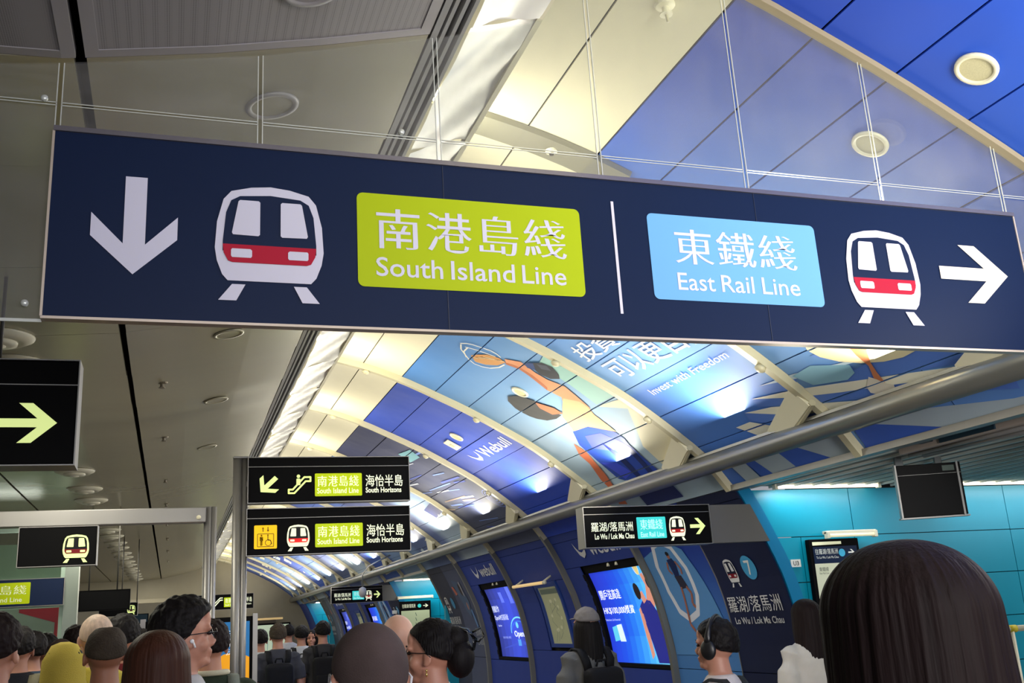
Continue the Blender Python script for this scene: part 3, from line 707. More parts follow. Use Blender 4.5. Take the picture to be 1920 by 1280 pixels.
# glass lift enclosure with its navy sign and red poster
lift = empty('lift_enclosure', (-2.2, 12.6, 0), label='glass lift enclosure behind the queue at the far left', cat='lift')
for lo, hi, m, n in (((-3.6, 12.02, 0), (-1.16, 12.035, 2.9), clear_glass, 'glass_wall'), ((-1.13, 12.06, 0), (-1.115, 14.0, 2.9), clear_glass, 'glass_wall'), ((-1.15, 12.0, 0), (-1.11, 12.05, 2.92), mat('pale_green_frame', (150, 172, 158), .4, .3), 'corner_post'),
                    ((-3.6, 12.0, 2.86), (-1.11, 12.06, 2.93), MATS['pale_green_frame'], 'head_rail'), ((-3.6, 13.9, 0), (-1.2, 14, 2.9), mat('lift_back_wall', (160, 172, 156), .4), 'back_wall'),
                    ((-3.6, 11.99, 2.06), (-1.12, 12.05, 2.10), MATS['pale_green_frame'], 'door_head')):
    inv(box(n, lo, hi, m, lift), lift)
for x in (-2.0, -2.8, -3.55): inv(box('mullion', (x, 12.0, 0), (x+.03, 12.04, 2.06), MATS['pale_green_frame'], lift), lift)
area('lift_lamp', (-2.1, 12.9, 2.8), (-2.1, 12.4, 1), 1.2, .6, 22, (.92, 1, .9))
fin = empty('glass_fin', (-1.03, 12.0, 0), label='upright glass fin panel between the lift and the black hanging sign', cat='glass panel')
inv(box('fin_pane', (-1.10, 11.9, 0), (-.958, 11.915, 2.47), mat('frosted_fin', (132, 142, 134), .15, .2), fin), fin); inv(box('fin_edge', (-.962, 11.89, 0), (-.952, 11.92, 2.47), glass_edge, fin), fin)
t = sign_box(None, -2.6, -1.10, 2.075, 2.350, 11.86, 'navy sign on the glass lift with a lime South Island Line badge', depth=.06)
sh = Sheet(); sh.poly([(-2.6, 2.078), (-1.105, 2.078), (-1.105, 2.348), (-2.6, 2.348)], NV, 1); sh.poly(rrect(-2.05, 2.10, -1.425, 2.320, .01), LIME, 2)
sh.text('南港島綫', -1.99, 2.196, -1.462, 2.292, (225, 232, 190), 3, 'ming', space=1.15); sh.text('South Island Line', -1.98, 2.122, -1.50, 2.170, (225, 232, 190), 3, bold=.01); put(sh, 'sign_face', facing(11.858), PRINT, t)
poster = empty('lift_poster', (-1.45, 12.2, 1.2), label='grey and red poster panel inside the glass lift under the navy sign', cat='poster')
inv(box('poster_board', (-2.4, 12.18, .9), (-1.15, 12.2, 2.06), mat('poster_paper', (150, 148, 140), .5), poster), poster)
sh = Sheet(); RD = (176, 26, 38); sh.poly([(-1.56, 2.055), (-1.155, 2.055), (-1.155, .92), (-1.22, .92), (-1.20, 1.90), (-1.56, 2.02)], RD, 1)
for k in range(5): sh.poly(ellipse(-1.48+k*.062, 1.80-.004*k, .022, .022, 12), (196, 194, 184), 2); sh.poly(ellipse(-1.48+k*.062, 1.80-.004*k, .012, .012, 10), (150, 148, 140), 3)
sh.poly([(-1.42, 1.15), (-1.28, 1.15), (-1.28, 1.62), (-1.42, 1.62)], (178, 180, 150), 2); put(sh, 'poster_print', facing(12.179), PRINT, poster)
t = sign_box(None, -.995, -.460, 2.012, 2.230, 12.5, 'blank black hanging sign right of the glass lift', depth=.08, rim=black_m)
hanger(-.6, 12.54, 2.23, float(lz(-.6)), t); hanger(-.9, 12.54, 2.23, float(lz(-.9)), t)
t = sign_box(None, -1.0, -.476, 2.018, 2.200, 16.0, 'small distant black sign with a train symbol behind the blank sign', depth=.08)
sh = Sheet(); train(sh, -.615, 2.055, -.505, 2.165, (16, 16, 18), white=GW, red=(60, 20, 24)); put(sh, 'train_symbol', facing(15.999), LIT, t); hanger(-.7, 16.04, 2.2, float(lz(-.7)), t)
t = sign_box(None, -.75, -.33, 1.905, 2.04, 16.4, 'small dark blue sign below the distant train sign', depth=.05, rim=black_m)
sh = Sheet(); sh.poly([(-.74, 1.91), (-.34, 1.91), (-.34, 2.035), (-.74, 2.035)], (26, 44, 58), 1); put(sh, 'sign_face', facing(16.399), PRINT, t); hanger(-.5, 16.42, 2.04, float(lz(-.5)), t)
t = sign_box(None, .30, 1.465, 2.130, 2.402, 20.0, 'distant black sign with escalator symbol and lime badge seen between the steel posts', depth=.10)
sh = Sheet(); stroke(sh, [(.70, 2.19), (.76, 2.19), (.86, 2.30), (.90, 2.30)], .018, CW); stroke(sh, [(.72, 2.24), (.76, 2.24), (.86, 2.34), (.90, 2.34)], .016, CW)
sh.poly(rrect(.93, 2.17, 1.20, 2.345, .01), LIME, 1); sh.text('南港島綫', .95, 2.24, 1.18, 2.33, (240, 246, 200), 2); sh.text('South Island Line', .95, 2.19, 1.18, 2.225, (240, 246, 200), 2)
sh.text('海怡半島', 1.225, 2.25, 1.44, 2.34, CW, 2); sh.text('South Horizons', 1.225, 2.20, 1.43, 2.235, CW, 2); put(sh, 'sign_face', facing(19.999), LIT, t); hanger(.6, 20.05, 2.4, float(lz(.6)), t); hanger(1.2, 20.05, 2.4, CZ+2.2, t)

# black signs pointing into the cross passages
TQ = (60, 196, 190)
def passage_sign(o, dy, x0, x1, z0, z1, y, label):
    t = sign_box(None, x0, x1, z0, z1, y, label, 'black passage signs on the curved wall', .12, .045)
    u = lambda a: x0+(x1-x0)*a; v = lambda b: z0+(z1-z0)*b; ff = facing(y-.001)
    sh = Sheet(); sh.text('羅湖/落馬洲', u(.05), v(.38), u(.372), v(.62), CW, 2, 'sans', bold=.008); sh.text('Lo Wu / Lok Ma Chau', u(.072), v(.19), u(.377), v(.33), CW, 2, bold=.02); put(sh, 'lettering', ff, LIT, t)
    sh = Sheet(); sh.poly(rrect(u(.405), v(.17), u(.635), v(.72), .006), TQ, 1); sh.text('東鐵綫', u(.43), v(.40), u(.61), v(.66), (190, 240, 230), 2, 'ming'); sh.text('East Rail Line', u(.43), v(.21), u(.615), v(.34), (190, 240, 230), 2, bold=.01); put(sh, 'line_badge', ff, LIT, t)
    sh = Sheet(); train(sh, u(.66), v(.20), u(.79), v(.72), (16, 16, 18), white=(236, 238, 205), red=(150, 26, 30)); put(sh, 'train_symbol', ff, LIT, t)
    sh = Sheet(); arrow(sh, u(.83), v(.24), u(.955), v(.66), GW); put(sh, 'arrow_symbol', ff, LIT, t)
    # grey cheek filling the gap to the curved wall
    V = [(x1+.012, y+.02, z0), (x1+.012, y+.02, z1), (sect(s_at_z(z1), 0.01)[0], y+.02, z1), (sect(s_at_z(z0), .01)[0], y+.02, z0)]
    V2 = [(a, y+.10, c) for a, b, c in V]
    inv(mesh_obj('cheek_plate', V+V2, [(0, 3, 2, 1), (4, 5, 6, 7), (0, 1, 5, 4), (2, 3, 7, 6), (1, 2, 6, 5), (0, 4, 7, 3)], mat('cheek_grey', (96, 94, 92), .5), t), t)
    return t
passage_sign(0, 0, 2.595, 3.545, 2.072, 2.335, 6.2, 'nearer black sign reading Lo Wu / Lok Ma Chau with turquoise badge beside the portal')
passage_sign(0, 0, 2.760, 3.700, 2.100, 2.385, 18.75, 'farther black sign reading Lo Wu / Lok Ma Chau before the middle cyan portal')
cam2 = empty('dome_camera', (3.02, 17.0, CZ+.83), label='small grey ball camera hanging in front of the farther passage sign', cat='camera')
bm = bmesh.new(); add_lathe(bm, [(0, -.10), (.04, -.09), (.062, -.05), (.066, .0), (.055, .05), (.02, .07), (.0, .072)], 16, Matrix.Translation((0, 0, -.25))); obj('camera_housing', bm, mat('camera_grey', (176, 172, 176), .4), cam2, smooth=True)
tube('hanging_rod', [(0, 0, -.18), (0, 0, .02), (.10, 0, .16), (.50, 0, .335)], .012, steel, cam2, 8)

# ------------------------------------------------------------------ graphics on the curved wall
def horns(sh, x0, x1, y0, y1, c, lay=1):
    O_, I_ = [(0, 1), (.03, .62), (.2, .2), (.5, 0), (.8, .2), (.97, .6), (1, 1)], [(0, 1), (.14, .66), (.30, .42), (.5, .34), (.70, .42), (.88, .66), (1, 1)]
    for k in range(6): sh.poly([(x0+(x1-x0)*a, y0+(y1-y0)*b) for a, b in ((O_[k], O_[k+1], I_[k+1], I_[k]) if 0 < k < 5 else (O_[0], O_[1], I_[1]) if k == 0 else (O_[5], O_[6], I_[5]))], c, lay)
def wall_graphics(o, full):
    base = onvault(.005); P = wall_r; K = dict(cuts=True, step=.1)
    W2 = (206, 206, 206)
    sh = Sheet(); train(sh, o+7.005, 4.028, o+6.855, 3.838, (20, 26, 52), white=W2, red=(120, 20, 34)); sh.build('train_symbol', base, PRINT, P, **K)
    sh = Sheet(); sh.poly(ellipse(o+6.664, 3.925, .092, .096, 26), (66, 150, 196), 1); sh.text('7', o+6.70, 3.985, o+6.625, 3.868, (215, 218, 214), 2, bold=.01); sh.build('number_disc', base, PRINT, P, **K)
    sh = Sheet(); sh.text('羅湖/落馬洲', o+7.150, 4.262, o+6.415, 4.137, W2, 2, 'sans'); sh.text('Lo Wu / Lok Ma Chau', o+7.115, 4.352, o+6.445, 4.300, W2, 2, bold=.012); sh.build('lettering', base, PRINT, P, **K)
    # runner poster: pale sky, white loop, running figure
    sh = Sheet(); sh.poly([(o+8.26, 3.72), (o+7.75, 3.60), (o+7.52, 3.70), (o+7.30, 4.30), (o+7.34, 4.60), (o+8.26, 4.60)], (84, 134, 186), 1)
    ring = [(7.99, 3.63), (7.84, 3.60), (7.69, 3.66), (7.60, 3.86), (7.60, 4.10), (7.68, 4.25), (7.84, 4.30), (7.99, 4.23), (8.08, 4.05), (8.09, 3.82), (7.99, 3.63)]
    sh.line([(o+a, b) for a, b in ring], .055, (206, 208, 216), 2)
    for a, b in ring: sh.poly(ellipse(o+a, b, .0275, .0275, 10), (206, 208, 216), 2)
    SK = (150, 96, 80); DB = (24, 40, 84); q = lambda L: [(o+a, b) for a, b in L]
    sh.poly(ellipse(o+7.80, 3.735, .026, .032, 12), SK, 3); sh.poly(ellipse(o+7.80, 3.715, .028, .02, 12), (24, 22, 26), 4)
    sh.poly(q([(7.86, 3.77), (7.76, 3.76), (7.73, 3.80), (7.77, 3.93), (7.85, 3.93)]), DB, 3); sh.poly(q([(7.86, 3.92), (7.74, 3.92), (7.70, 4.03), (7.83, 4.04)]), (46, 44, 60), 3)
    sh.line(q([(7.87, 3.79), (7.91, 3.86), (7.87, 3.90)]), .024, SK, 4); sh.line(q([(7.73, 3.79), (7.69, 3.86), (7.71, 3.91)]), .024, SK, 4)
    sh.line(q([(7.73, 4.02), (7.68, 4.08), (7.72, 4.17), (7.68, 4.20)]), .030, SK, 4); sh.line(q([(7.82, 4.02), (7.84, 4.18), (7.86, 4.34), (7.80, 4.40)]), .030, SK, 4)
    sh.text('S', o+8.20, 3.60, o+8.12, 3.50, (206, 208, 216), 3, bold=.01)
    sh.build('runner_print', base, PRINT, P, **K)
    for a, b, c, d in ((9.66, 9.40, 9.33, 8.62), (13.46, 13.22, 13.16, 12.50)):
        sh = Sheet(); L = (200, 202, 210)
        horns(sh, o+a, o+b, 3.615, 3.43, L)
        sh.text('webull', o+c, 3.60, o+d, 3.44, L, 1, bold=.015); sh.build('lettering', base, PRINT, P, **K)
    # wall panels with dim athletes and lettering
    sh = Sheet(); sh.poly(q([(14.75, 3.55), (14.40, 3.62), (14.30, 3.90), (14.42, 4.15), (14.60, 4.05), (14.70, 3.80)]), (74, 90, 116), 1)
    sh.poly(q([(14.88, 3.66), (14.78, 3.66), (14.70, 3.78), (14.82, 3.80)]), (170, 96, 82), 2); sh.poly(ellipse(o+14.48, 3.72, .05, .10, 14), (52, 44, 44), 2); sh.poly(ellipse(o+14.46, 3.98, .035, .06, 14), (150, 110, 100), 2)
    sh.poly(q([(14.42, 3.60), (14.36, 3.60), (14.38, 3.84), (14.43, 3.80)]), (150, 146, 150), 3); sh.poly(q([(14.38, 4.05), (14.30, 4.02), (14.20, 4.28), (14.26, 4.32)]), (90, 120, 160), 3)
    sh.build('athlete_print', base, PRINT, P, **K)
    sh = Sheet(); sh.text('投資專家', o+14.42, 4.42, o+14.10, 4.31, (176, 178, 182), 2); sh.text('全球首選', o+14.42, 4.55, o+14.10, 4.44, (176, 178, 182), 2); sh.build('lettering', base, PRINT, P, **K)
    sh = Sheet(); train(sh, o+15.60, 4.02, o+15.42, 3.80, (52, 55, 72), white=W2, red=(90, 40, 44)); sh.poly(ellipse(o+15.20, 3.91, .08, .09, 20), (66, 130, 170), 1); sh.text('羅湖/落馬洲', o+15.68, 4.24, o+15.08, 4.12, W2, 2); sh.text('Lo Wu / Lok Ma Chau', o+15.64, 4.34, o+15.12, 4.29, W2, 2, bold=.012); sh.build('lettering', base, PRINT, P, **K)
wall_graphics(0, True); wall_graphics(12.59, False)

def lightbox(y0, y1, s0, s1, label, draw):
    t = empty('advert_lightbox', ((surf((y0+y1)/2, (s0+s1)/2))), label=label, cat='advert', group='backlit advert boxes set in the curved wall')
    def fr(*a, **k):
        o = curved_panel(*a, **k); inv(o, t); return o
    D = .035
    fr('frame', y0-.0, y1+.0, s0-.09, s0, t, black_m, off=-.02, th=.05, ns=2, gap=0); fr('frame', y0, y1, s1, s1+D, t, black_m, off=0, th=.05, ns=1, gap=0)
    fr('frame', y0-.0, y0+D, s0, s1, t, black_m, off=0, th=.05, gap=0, ns=8); fr('frame', y1-D, y1+.04, s0, s1, t, black_m, off=0, th=.05, gap=0, ns=8)
    fr('backing', y0, y1, s0, s1, t, dark, off=-.045, th=.01, gap=0, ns=8)
    sh = Sheet(); draw(sh); o = sh.build('screen', onvault(-.04), SCREEN, t, cuts=True, step=.09); inv(o, t)
    for k in (0.42, .55):
        bm = bmesh.new(); add_lathe(bm, [(0, 0), (.018, 0), (.014, .03), (0, .035)], 10, Matrix.Translation(surf(y0+(y1-y0)*k, s0-.045, -.01))); inv(obj('spot_lamp', bm, white_metal, t, smooth=True), t)
    return t
def draw1(o):
    def d(sh):
        n = 12; a, b = o+9.76, o+8.30
        cols = [(40, 56, 190), (34, 62, 205), (30, 80, 215), (40, 120, 225), (70, 165, 232), (110, 200, 235)]
        for i in range(n):
            for j in range(4):
                t = i/n*.9+j/4*.18; c = cols[min(5, int(t*6))]; c2 = cols[min(5, int(t*6)+1)]; fr_ = t*6-int(t*6); c = mixc(c, c2, fr_)
                x0 = a+(b-a)*i/n; x1 = a+(b-a)*(i+1)/n; s0 = 3.70+(4.70-3.70)*j/4; s1 = 3.70+(4.70-3.70)*(j+1)/4
                sh.poly([(x0, s0), (x1, s0), (x1, s1), (x0, s1)], c, 0)
        q = lambda L: [(o+u, v) for u, v in L]
        W3 = (236, 240, 236)
        sh.text('開戶送高達', o+9.70, 4.085, o+9.20, 3.985, W3, 2, bold=.02); sh.text('HK$100,000獎賞', o+9.72, 4.235, o+8.99, 4.150, W3, 2, bold=.02); sh.text('Trade Smart, Get Rewarded', o+9.74, 4.30, o+9.38, 4.275, (190, 205, 240), 2)
        sh.poly(q([(9.62, 4.36), (9.42, 4.33), (9.42, 4.48), (9.62, 4.50)]), (90, 190, 225), 2); sh.poly(q([(9.50, 4.34), (9.38, 4.33), (9.36, 4.50), (9.49, 4.50)]), (205, 225, 225), 3)
        SKN = (196, 132, 112)
        sh.poly(q([(8.84, 4.17), (8.72, 4.10), (8.60, 4.12), (8.50, 4.24), (8.46, 4.50), (8.42, 4.69), (8.72, 4.69), (8.80, 4.45)]), (36, 40, 120), 3)      # torso
        sh.poly(q([(8.66, 4.12), (8.58, 3.98), (8.60, 3.88), (8.54, 3.86), (8.50, 3.98), (8.50, 4.14), (8.56, 4.22)]), SKN, 3)                              # raised arm
        sh.poly(ellipse(o+8.51, 3.965, .035, .05, 14), (30, 34, 50), 4)
        sh.poly(q([(8.88, 4.20), (8.82, 4.17), (8.80, 4.40), (8.78, 4.62), (8.84, 4.66), (8.88, 4.45)]), SKN, 3)
        sh.poly(ellipse(o+8.80, 4.03, .062, .080, 16), (30, 24, 28), 4); sh.poly(q([(8.78, 4.05), (8.70, 4.03), (8.66, 4.12), (8.74, 4.15)]), SKN, 3)
        sh.poly(q([(8.68, 3.77), (8.62, 3.74), (8.58, 3.80), (8.60, 3.88), (8.65, 3.87)]), (214, 190, 120), 3); lp = ellipse(o+8.63, 3.80, .05, .075, 14); sh.line(lp+[lp[0]], .008, (226, 226, 200), 3)
    return d
def draw2(o):
    def d(sh):
        a, b = o+13.50, o+12.17; n = 8
        for i in range(n):
            for j in range(4):
                t = abs((i+.5)/n-.55)*1.2+abs((j+.5)/4-.55)*.5; c = mixc((60, 80, 220), (44, 50, 110), t)
                x0 = a+(b-a)*i/n; x1 = a+(b-a)*(i+1)/n; s0 = 3.70+1.0*j/4; s1 = 3.70+1.0*(j+1)/4
                sh.poly([(x0, s0), (x1, s0), (x1, s1), (x0, s1)], c, 0)
        q = lambda L: [(o+u, v) for u, v in L]
        W3 = (220, 228, 244)
        sh.text('用屬於你', o+13.49, 4.12, o+13.20, 4.03, W3, 2, bold=.01); sh.text('OpenAPI交易系統', o+13.48, 4.24, o+12.90, 4.15, W3, 2, bold=.01); sh.text('OpenAPI', o+12.80, 4.47, o+12.20, 4.37, (236, 244, 250), 3, bold=.02)
        sh.text('Trade Now', o+13.42, 4.31, o+13.26, 4.285, W3, 2); sh.text('免佣 港股 美股', o+13.32, 4.47, o+12.98, 4.44, (150, 165, 230), 2)
        sh.poly(rrect(o+12.98, 3.86, o+12.86, 4.00, .02), (96, 116, 236), 1); sh.poly(rrect(o+12.62, 3.76, o+12.48, 4.02, .02), (96, 116, 236), 1)
        arc = [(o+12.55+.36*math.cos(t), 4.40-.20*math.sin(t)) for t in [math.pi*k/14 for k in range(15)]]
        sh.line(arc, .018, (120, 215, 245), 2); sh.line([(x, y+.05) for x, y in arc[2:-2]], .010, (60, 130, 225), 2)
        sh.poly(ellipse(o+12.62, 4.30, .05, .04, 14), (110, 200, 240), 2); sh.poly([(o+13.4, 4.60), (o+12.6, 4.50), (o+12.2, 4.52), (o+12.2, 4.56), (o+12.6, 4.54)], (60, 80, 190), 1)
        sh.poly(rrect(o+12.72, 4.48, o+12.60, 4.56, .01), (80, 150, 235), 2)
    return d
lightbox(8.30, 9.78, 3.79, 4.70, 'large glowing blue advert with an athlete raising a trophy in the curved wall', draw1(0))
lightbox(12.17, 13.54, 3.79, 4.70, 'glowing blue advert box with OpenAPI lettering and a light arc, second along the wall', draw2(0))
lightbox(20.89, 22.37, 3.79, 4.70, 'distant blue advert box, first beyond the middle cyan portal', draw1(12.59))
lightbox(24.76, 26.13, 3.79, 4.70, 'farthest small blue advert box beyond the middle cyan portal', draw2(12.59))

def map_case(y0, y1, s0, s1, label):
    t = empty('map_case', surf((y0+y1)/2, (s0+s1)/2), label=label, cat='map case')
    def fr(*a, **k): return inv(curved_panel(*a, **k), t)
    bl = mat('blue_case_frame', (26, 60, 140), .4)
    fr('frame', y0-.05, y1+.05, s0-.06, s0, t, bl, off=.012, th=.05, ns=1, gap=0); fr('frame', y0-.05, y1+.05, s1, s1+.04, t, bl, off=.012, th=.05, ns=1, gap=0)
    fr('frame', y0-.05, y0, s0, s1, t, bl, off=.012, th=.05, gap=0); fr('frame', y1, y1+.05, s0, s1, t, bl, off=.012, th=.05, gap=0)
    sh = Sheet(); n = 4
    sh.poly([(y1, s0), (y0, s0), (y0, s1), (y1, s1)], (150, 152, 120), 0); sh.poly([(y1-.03, s0+.03), (y0+.03, s0+.03), (y0+.03, s0+.09), (y1-.03, s0+.09)], (90, 100, 88), 1)
    rnd = random.Random(3)
    for k in range(9):
        x = y0+.08+rnd.random()*(y1-y0-.16); s = s0+.15+rnd.random()*(s1-s0-.25); sh.line([(x, s), (x+.1*rnd.uniform(-1, 1), s+.06), (x+.12*rnd.uniform(-1, 1), s+.13)], .008, (110, 116, 104), 1)
        sh.poly(ellipse(x, s, .03, .022, 10), (176, 176, 146), 1)
    inv(sh.build('map_sheet', onvault(-.01), print_m2, t, cuts=True, step=.1), t)
    return t
print_m2 = print_mat('dim_backlit_map', .3, emit=.25)
map_case(10.70, 11.33, 3.86, 4.52, 'framed dim yellowish map case between the two near advert boxes'); map_case(23.3, 23.9, 3.86, 4.52, 'framed map case far along the wall beyond the middle portal')
def wall_lamp(y0, y1, s, label):
    t = empty('bar_lamp', surf((y0+y1)/2, s), label=label, cat='lamp')
    p = [surf(y, s, .13) for y in (y0, y1)]; inv(tube('lamp_tube', p, .018, mat('warm_bar_lamp', (225, 190, 130), .4, emit=.6), t, 8), t)
    for y in (y0+.06, y1-.06): inv(tube('lamp_arm', [surf(y, s-.02, 0), surf(y, s, .13)], .012, white_metal, t, 8), t)
    inv(tube('lamp_cap', [surf(y0-.04, s, .13), surf(y0, s, .13)], .022, white_metal, t, 8), t)
    return t
wall_lamp(10.64, 11.72, 3.76, 'slim warm bar lamp on arms above the near map case')

# ------------------------------------------------------------------ artwork on the vault
def vault_print(o=0.0):
    gaps = [(1, s, .005) for s in SEAM[3:]]+[(0, y, .03) for y in (4.82, 6.31, 8.30, 10.22)]
    def B(sh, name, base=.004): sh.build(name, onvault(base), VINYL, ceiling, cuts=True, step=.1, gaps=gaps)
    SKN = (206, 138, 96); SK2 = (176, 100, 62)
    sh = Sheet()
    for k, (x, c) in enumerate(((0, (150, 196, 190)), )): sh.poly([(6.412,1.620), (6.370,1.917), (6.334,2.228), (6.744,2.219), (6.667,1.947), (6.629,1.657)], c, 1)
    sh.poly([(6.772,2.232), (6.376,2.278), (6.868,2.732), (6.901,2.954), (6.345,2.740), (6.375,2.428)], (226, 220, 190), 1)
    sh.poly([(6.829,1.446), (6.734,1.548), (6.789,1.692), (6.793,1.802), (6.742,1.938), (6.792,2.054), (6.863,2.215), (7.05,2.30), (7.128,2.102), (6.967,2.001), (6.982,1.879), (6.905,1.689), (6.879,1.586), (6.912,1.490)], SKN, 2)
    sh.poly([(6.889,1.470), (6.84,1.58), (6.86,1.70), (6.93,1.86), (6.982,1.879), (6.905,1.689), (6.879,1.586), (6.912,1.490)], SK2, 3)
    sh.poly([(6.653,1.608), (6.556,1.661), (6.532,1.742), (6.591,1.820), (6.657,1.856), (6.743,1.813), (6.769,1.730), (6.729,1.653)], (28, 32, 46), 4)
    sh.poly([(6.62,1.64), (6.56,1.70), (6.60,1.76), (6.66,1.70)], (62, 70, 88), 5)
    sh.poly([(6.725,1.567), (6.637,1.617), (6.734,1.678), (6.769,1.622)], (30, 60, 120), 5)
    sh.poly([(7.529,1.724), (7.470,1.742), (7.410,1.765), (7.36,1.83), (7.318,1.898), (7.321,2.016), (7.303,2.143), (7.43,2.15), (7.575,2.119), (7.66,2.05), (7.692,1.992), (7.70,1.91), (7.690,1.852), (7.622,1.758)], (38, 40, 44), 4)
    sh.poly([(7.335,1.905), (7.243,2.051), (7.249,2.137), (7.386,2.093), (7.401,1.981)], SK2, 5)
    sh.poly([(7.13,2.08), (6.967,2.016), (6.857,2.119), (6.87,2.20), (6.928,2.290), (6.948,2.511), (7.237,2.40), (7.478,2.36), (7.32,2.16)], (222, 166, 122), 3)
    sh.poly([(7.478,2.334), (7.202,2.356), (6.967,2.504), (6.96,2.60), (7.000,2.671), (7.030,2.858), (7.036,3.005), (7.25,3.01), (7.472,3.004), (7.64,2.97), (7.707,2.929), (7.684,2.679), (7.637,2.477)], (34, 70, 170), 4)
    for p in ([(7.05,2.56), (7.02,2.70), (7.12,3.0), (7.2,3.0)], [(7.30,2.50), (7.26,2.75), (7.34,3.0), (7.42,3.0)]): sh.poly(p, (20, 40, 104), 5)
    sh.poly([(7.40,2.42), (7.15,2.46), (7.04,2.62), (7.30,2.66), (7.52,2.56)], (70, 80, 205), 5); sh.poly([(7.66,2.72), (7.45,2.78), (7.40,2.92), (7.60,2.96)], (60, 80, 215), 5)
    sh.poly([(7.646,3.029), (7.32,3.02), (7.038,3.021), (7.02,3.15), (7.006,3.270), (7.645,3.260)], (26, 44, 112), 4)
    sh.poly([(7.684,2.438), (7.669,2.564), (7.746,2.710), (7.817,2.857), (7.897,2.975), (7.925,3.095), (7.941,3.196), (8.081,3.173), (8.011,3.039), (7.984,2.887), (7.841,2.684), (7.825,2.567)], (206, 112, 76), 5)
    B(sh, 'athlete_print')
    sh = Sheet()
    sh.poly([(7.068,1.235), (7.002,1.261), (6.905,1.321), (6.861,1.411), (6.887,1.474), (7.012,1.448), (7.111,1.377), (7.150,1.300)], (196, 140, 78), 2)
    for d in range(6): sh.line([(7.12-.03*d, 1.25+.012*d), (6.95-.012*d, 1.36+.018*d), (6.87, 1.46)], .008, (236, 214, 170) if d % 2 else (120, 80, 44), 3)
    for L in ([(6.924,1.104), (6.87,1.14), (6.840,1.180), (6.791,1.313), (6.80,1.37), (6.828,1.415)], [(6.936,1.112), (7.03,1.14), (7.102,1.200), (7.16,1.25), (7.195,1.306), (7.18,1.37), (7.132,1.426), (7.03,1.47), (6.929,1.481)], [(6.95,1.15), (6.90,1.24), (6.86,1.38)], [(7.14,1.22), (7.05,1.17), (6.94,1.17)]): sh.line(L, .012, (226, 222, 208), 4)
    B(sh, 'trophy_print')
    WB = (238, 240, 244)
    sh = Sheet(); sh.quadtext('投資', (6.15, 1.875), (5.63, 1.895), (5.60, 1.715), (6.12, 1.700), (226, 230, 236), 2, bold=.012)
    sh.quadtext('可以更自由', (6.11, 2.150), (4.93, 2.190), (4.90, 1.965), (6.09, 1.935), (226, 230, 236), 2, bold=.012); sh.quadtext('Invest with Freedom', (6.04, 2.375), (5.02, 2.372), (5.01, 2.312), (6.04, 2.312), WB, 2); B(sh, 'lettering')
    sh = Sheet(); sh.quadtext('Webull', (9.36, 2.150), (8.58, 2.150), (8.56, 2.010), (9.34, 1.995), WB, 2, bold=.012)
    horns(sh, 9.63, 9.40, 2.15, 1.99, WB, 2); B(sh, 'lettering')
    LT = (196, 218, 236); DK = (86, 126, 214); L2c = (240, 238, 222); GRY = (172, 188, 200); DB = (58, 98, 196)
    sh = Sheet()
    for P, c, l in (
        ([(5.089,2.646), (4.749,2.662), (4.299,2.725), (4.291,2.744), (4.763,2.699)], LT, 1), ([(5.089,2.646), (4.763,2.699), (4.841,2.771), (5.107,2.715)], DK, 1),
        ([(5.267,2.711), (4.853,2.767), (3.660,3.005), (3.757,3.045), (4.570,2.896), (4.921,2.819)], L2c, 2), ([(5.267,2.711), (4.921,2.819), (4.570,2.896), (3.757,3.045), (3.522,3.100), (3.551,3.199), (5.047,2.857), (5.294,2.784)], DK, 1),
        ([(5.459,2.788), (5.191,2.819), (4.397,3.017), (4.703,3.008), (5.076,2.937)], L2c, 2), ([(5.459,2.788), (5.076,2.937), (4.703,3.008), (4.570,3.034), (5.224,2.992), (5.500,2.862)], DK, 1),
        ([(5.684,2.869), (5.506,2.866), (5.297,2.988), (5.567,2.988)], L2c, 2),
        ([(4.794,3.090), (4.570,3.109), (4.234,3.142), (3.623,3.24), (3.22,3.26), (3.22,3.304), (4.073,3.304)], GRY, 1), ([(4.742,3.104), (4.073,3.304), (4.696,3.306), (4.767,3.291)], DB, 2),
        ([(5.381,3.123), (5.023,3.108), (4.78,3.12), (4.85,3.298), (5.069,3.306)], GRY, 1), ([(5.554,3.113), (5.381,3.123), (5.069,3.306), (5.476,3.279)], DB, 2),
        ([(5.852,3.124), (5.554,3.113), (5.476,3.279), (5.752,3.284)], GRY, 1), ([(5.959,3.117), (5.852,3.124), (5.740,3.294), (5.877,3.298)], DB, 2), ([(6.143,3.110), (5.959,3.117), (5.902,3.301), (6.084,3.299)], GRY, 1),
        ([(3.22,2.98), (3.66,2.99), (4.40,2.86), (4.57,2.80), (4.2,2.78), (3.22,2.86)], DK, 1), ([(3.22,2.72), (3.9,2.74), (4.4,2.68), (4.5,2.60), (3.22,2.6)], (110, 150, 222), 1),
        ([(4.564,2.654), (4.324,2.746), (4.350,2.806), (4.444,2.832), (4.697,2.783), (4.764,2.673)], (140, 190, 216), 3)): sh.poly(P, c, l)
    B(sh, 'stairs_print')
    sh = Sheet(); sh.poly([(3.805,2.781), (3.874,2.814), (3.978,2.824), (4.107,2.807), (4.241,2.765), (4.358,2.702), (4.437,2.628), (4.462,2.556), (4.428,2.499), (4.344,2.467), (4.225,2.464), (4.093,2.489), (3.968,2.537), (3.867,2.599), (3.802,2.666), (3.781,2.730)], (236, 226, 186), 4)
    sh.poly([(4.22,2.56), (4.197,2.629), (4.215,2.706), (4.219,2.797), (4.274,2.882), (4.238,2.933), (4.218,2.858), (4.185,2.780), (4.10,2.672), (4.10,2.58)], (200, 124, 84), 5)
    sh.poly([(4.293,2.859), (4.266,2.888), (4.243,2.931), (4.20,2.96), (4.228,3.009), (4.339,3.004), (4.39,2.96), (4.377,2.919)], (222, 216, 206), 6)
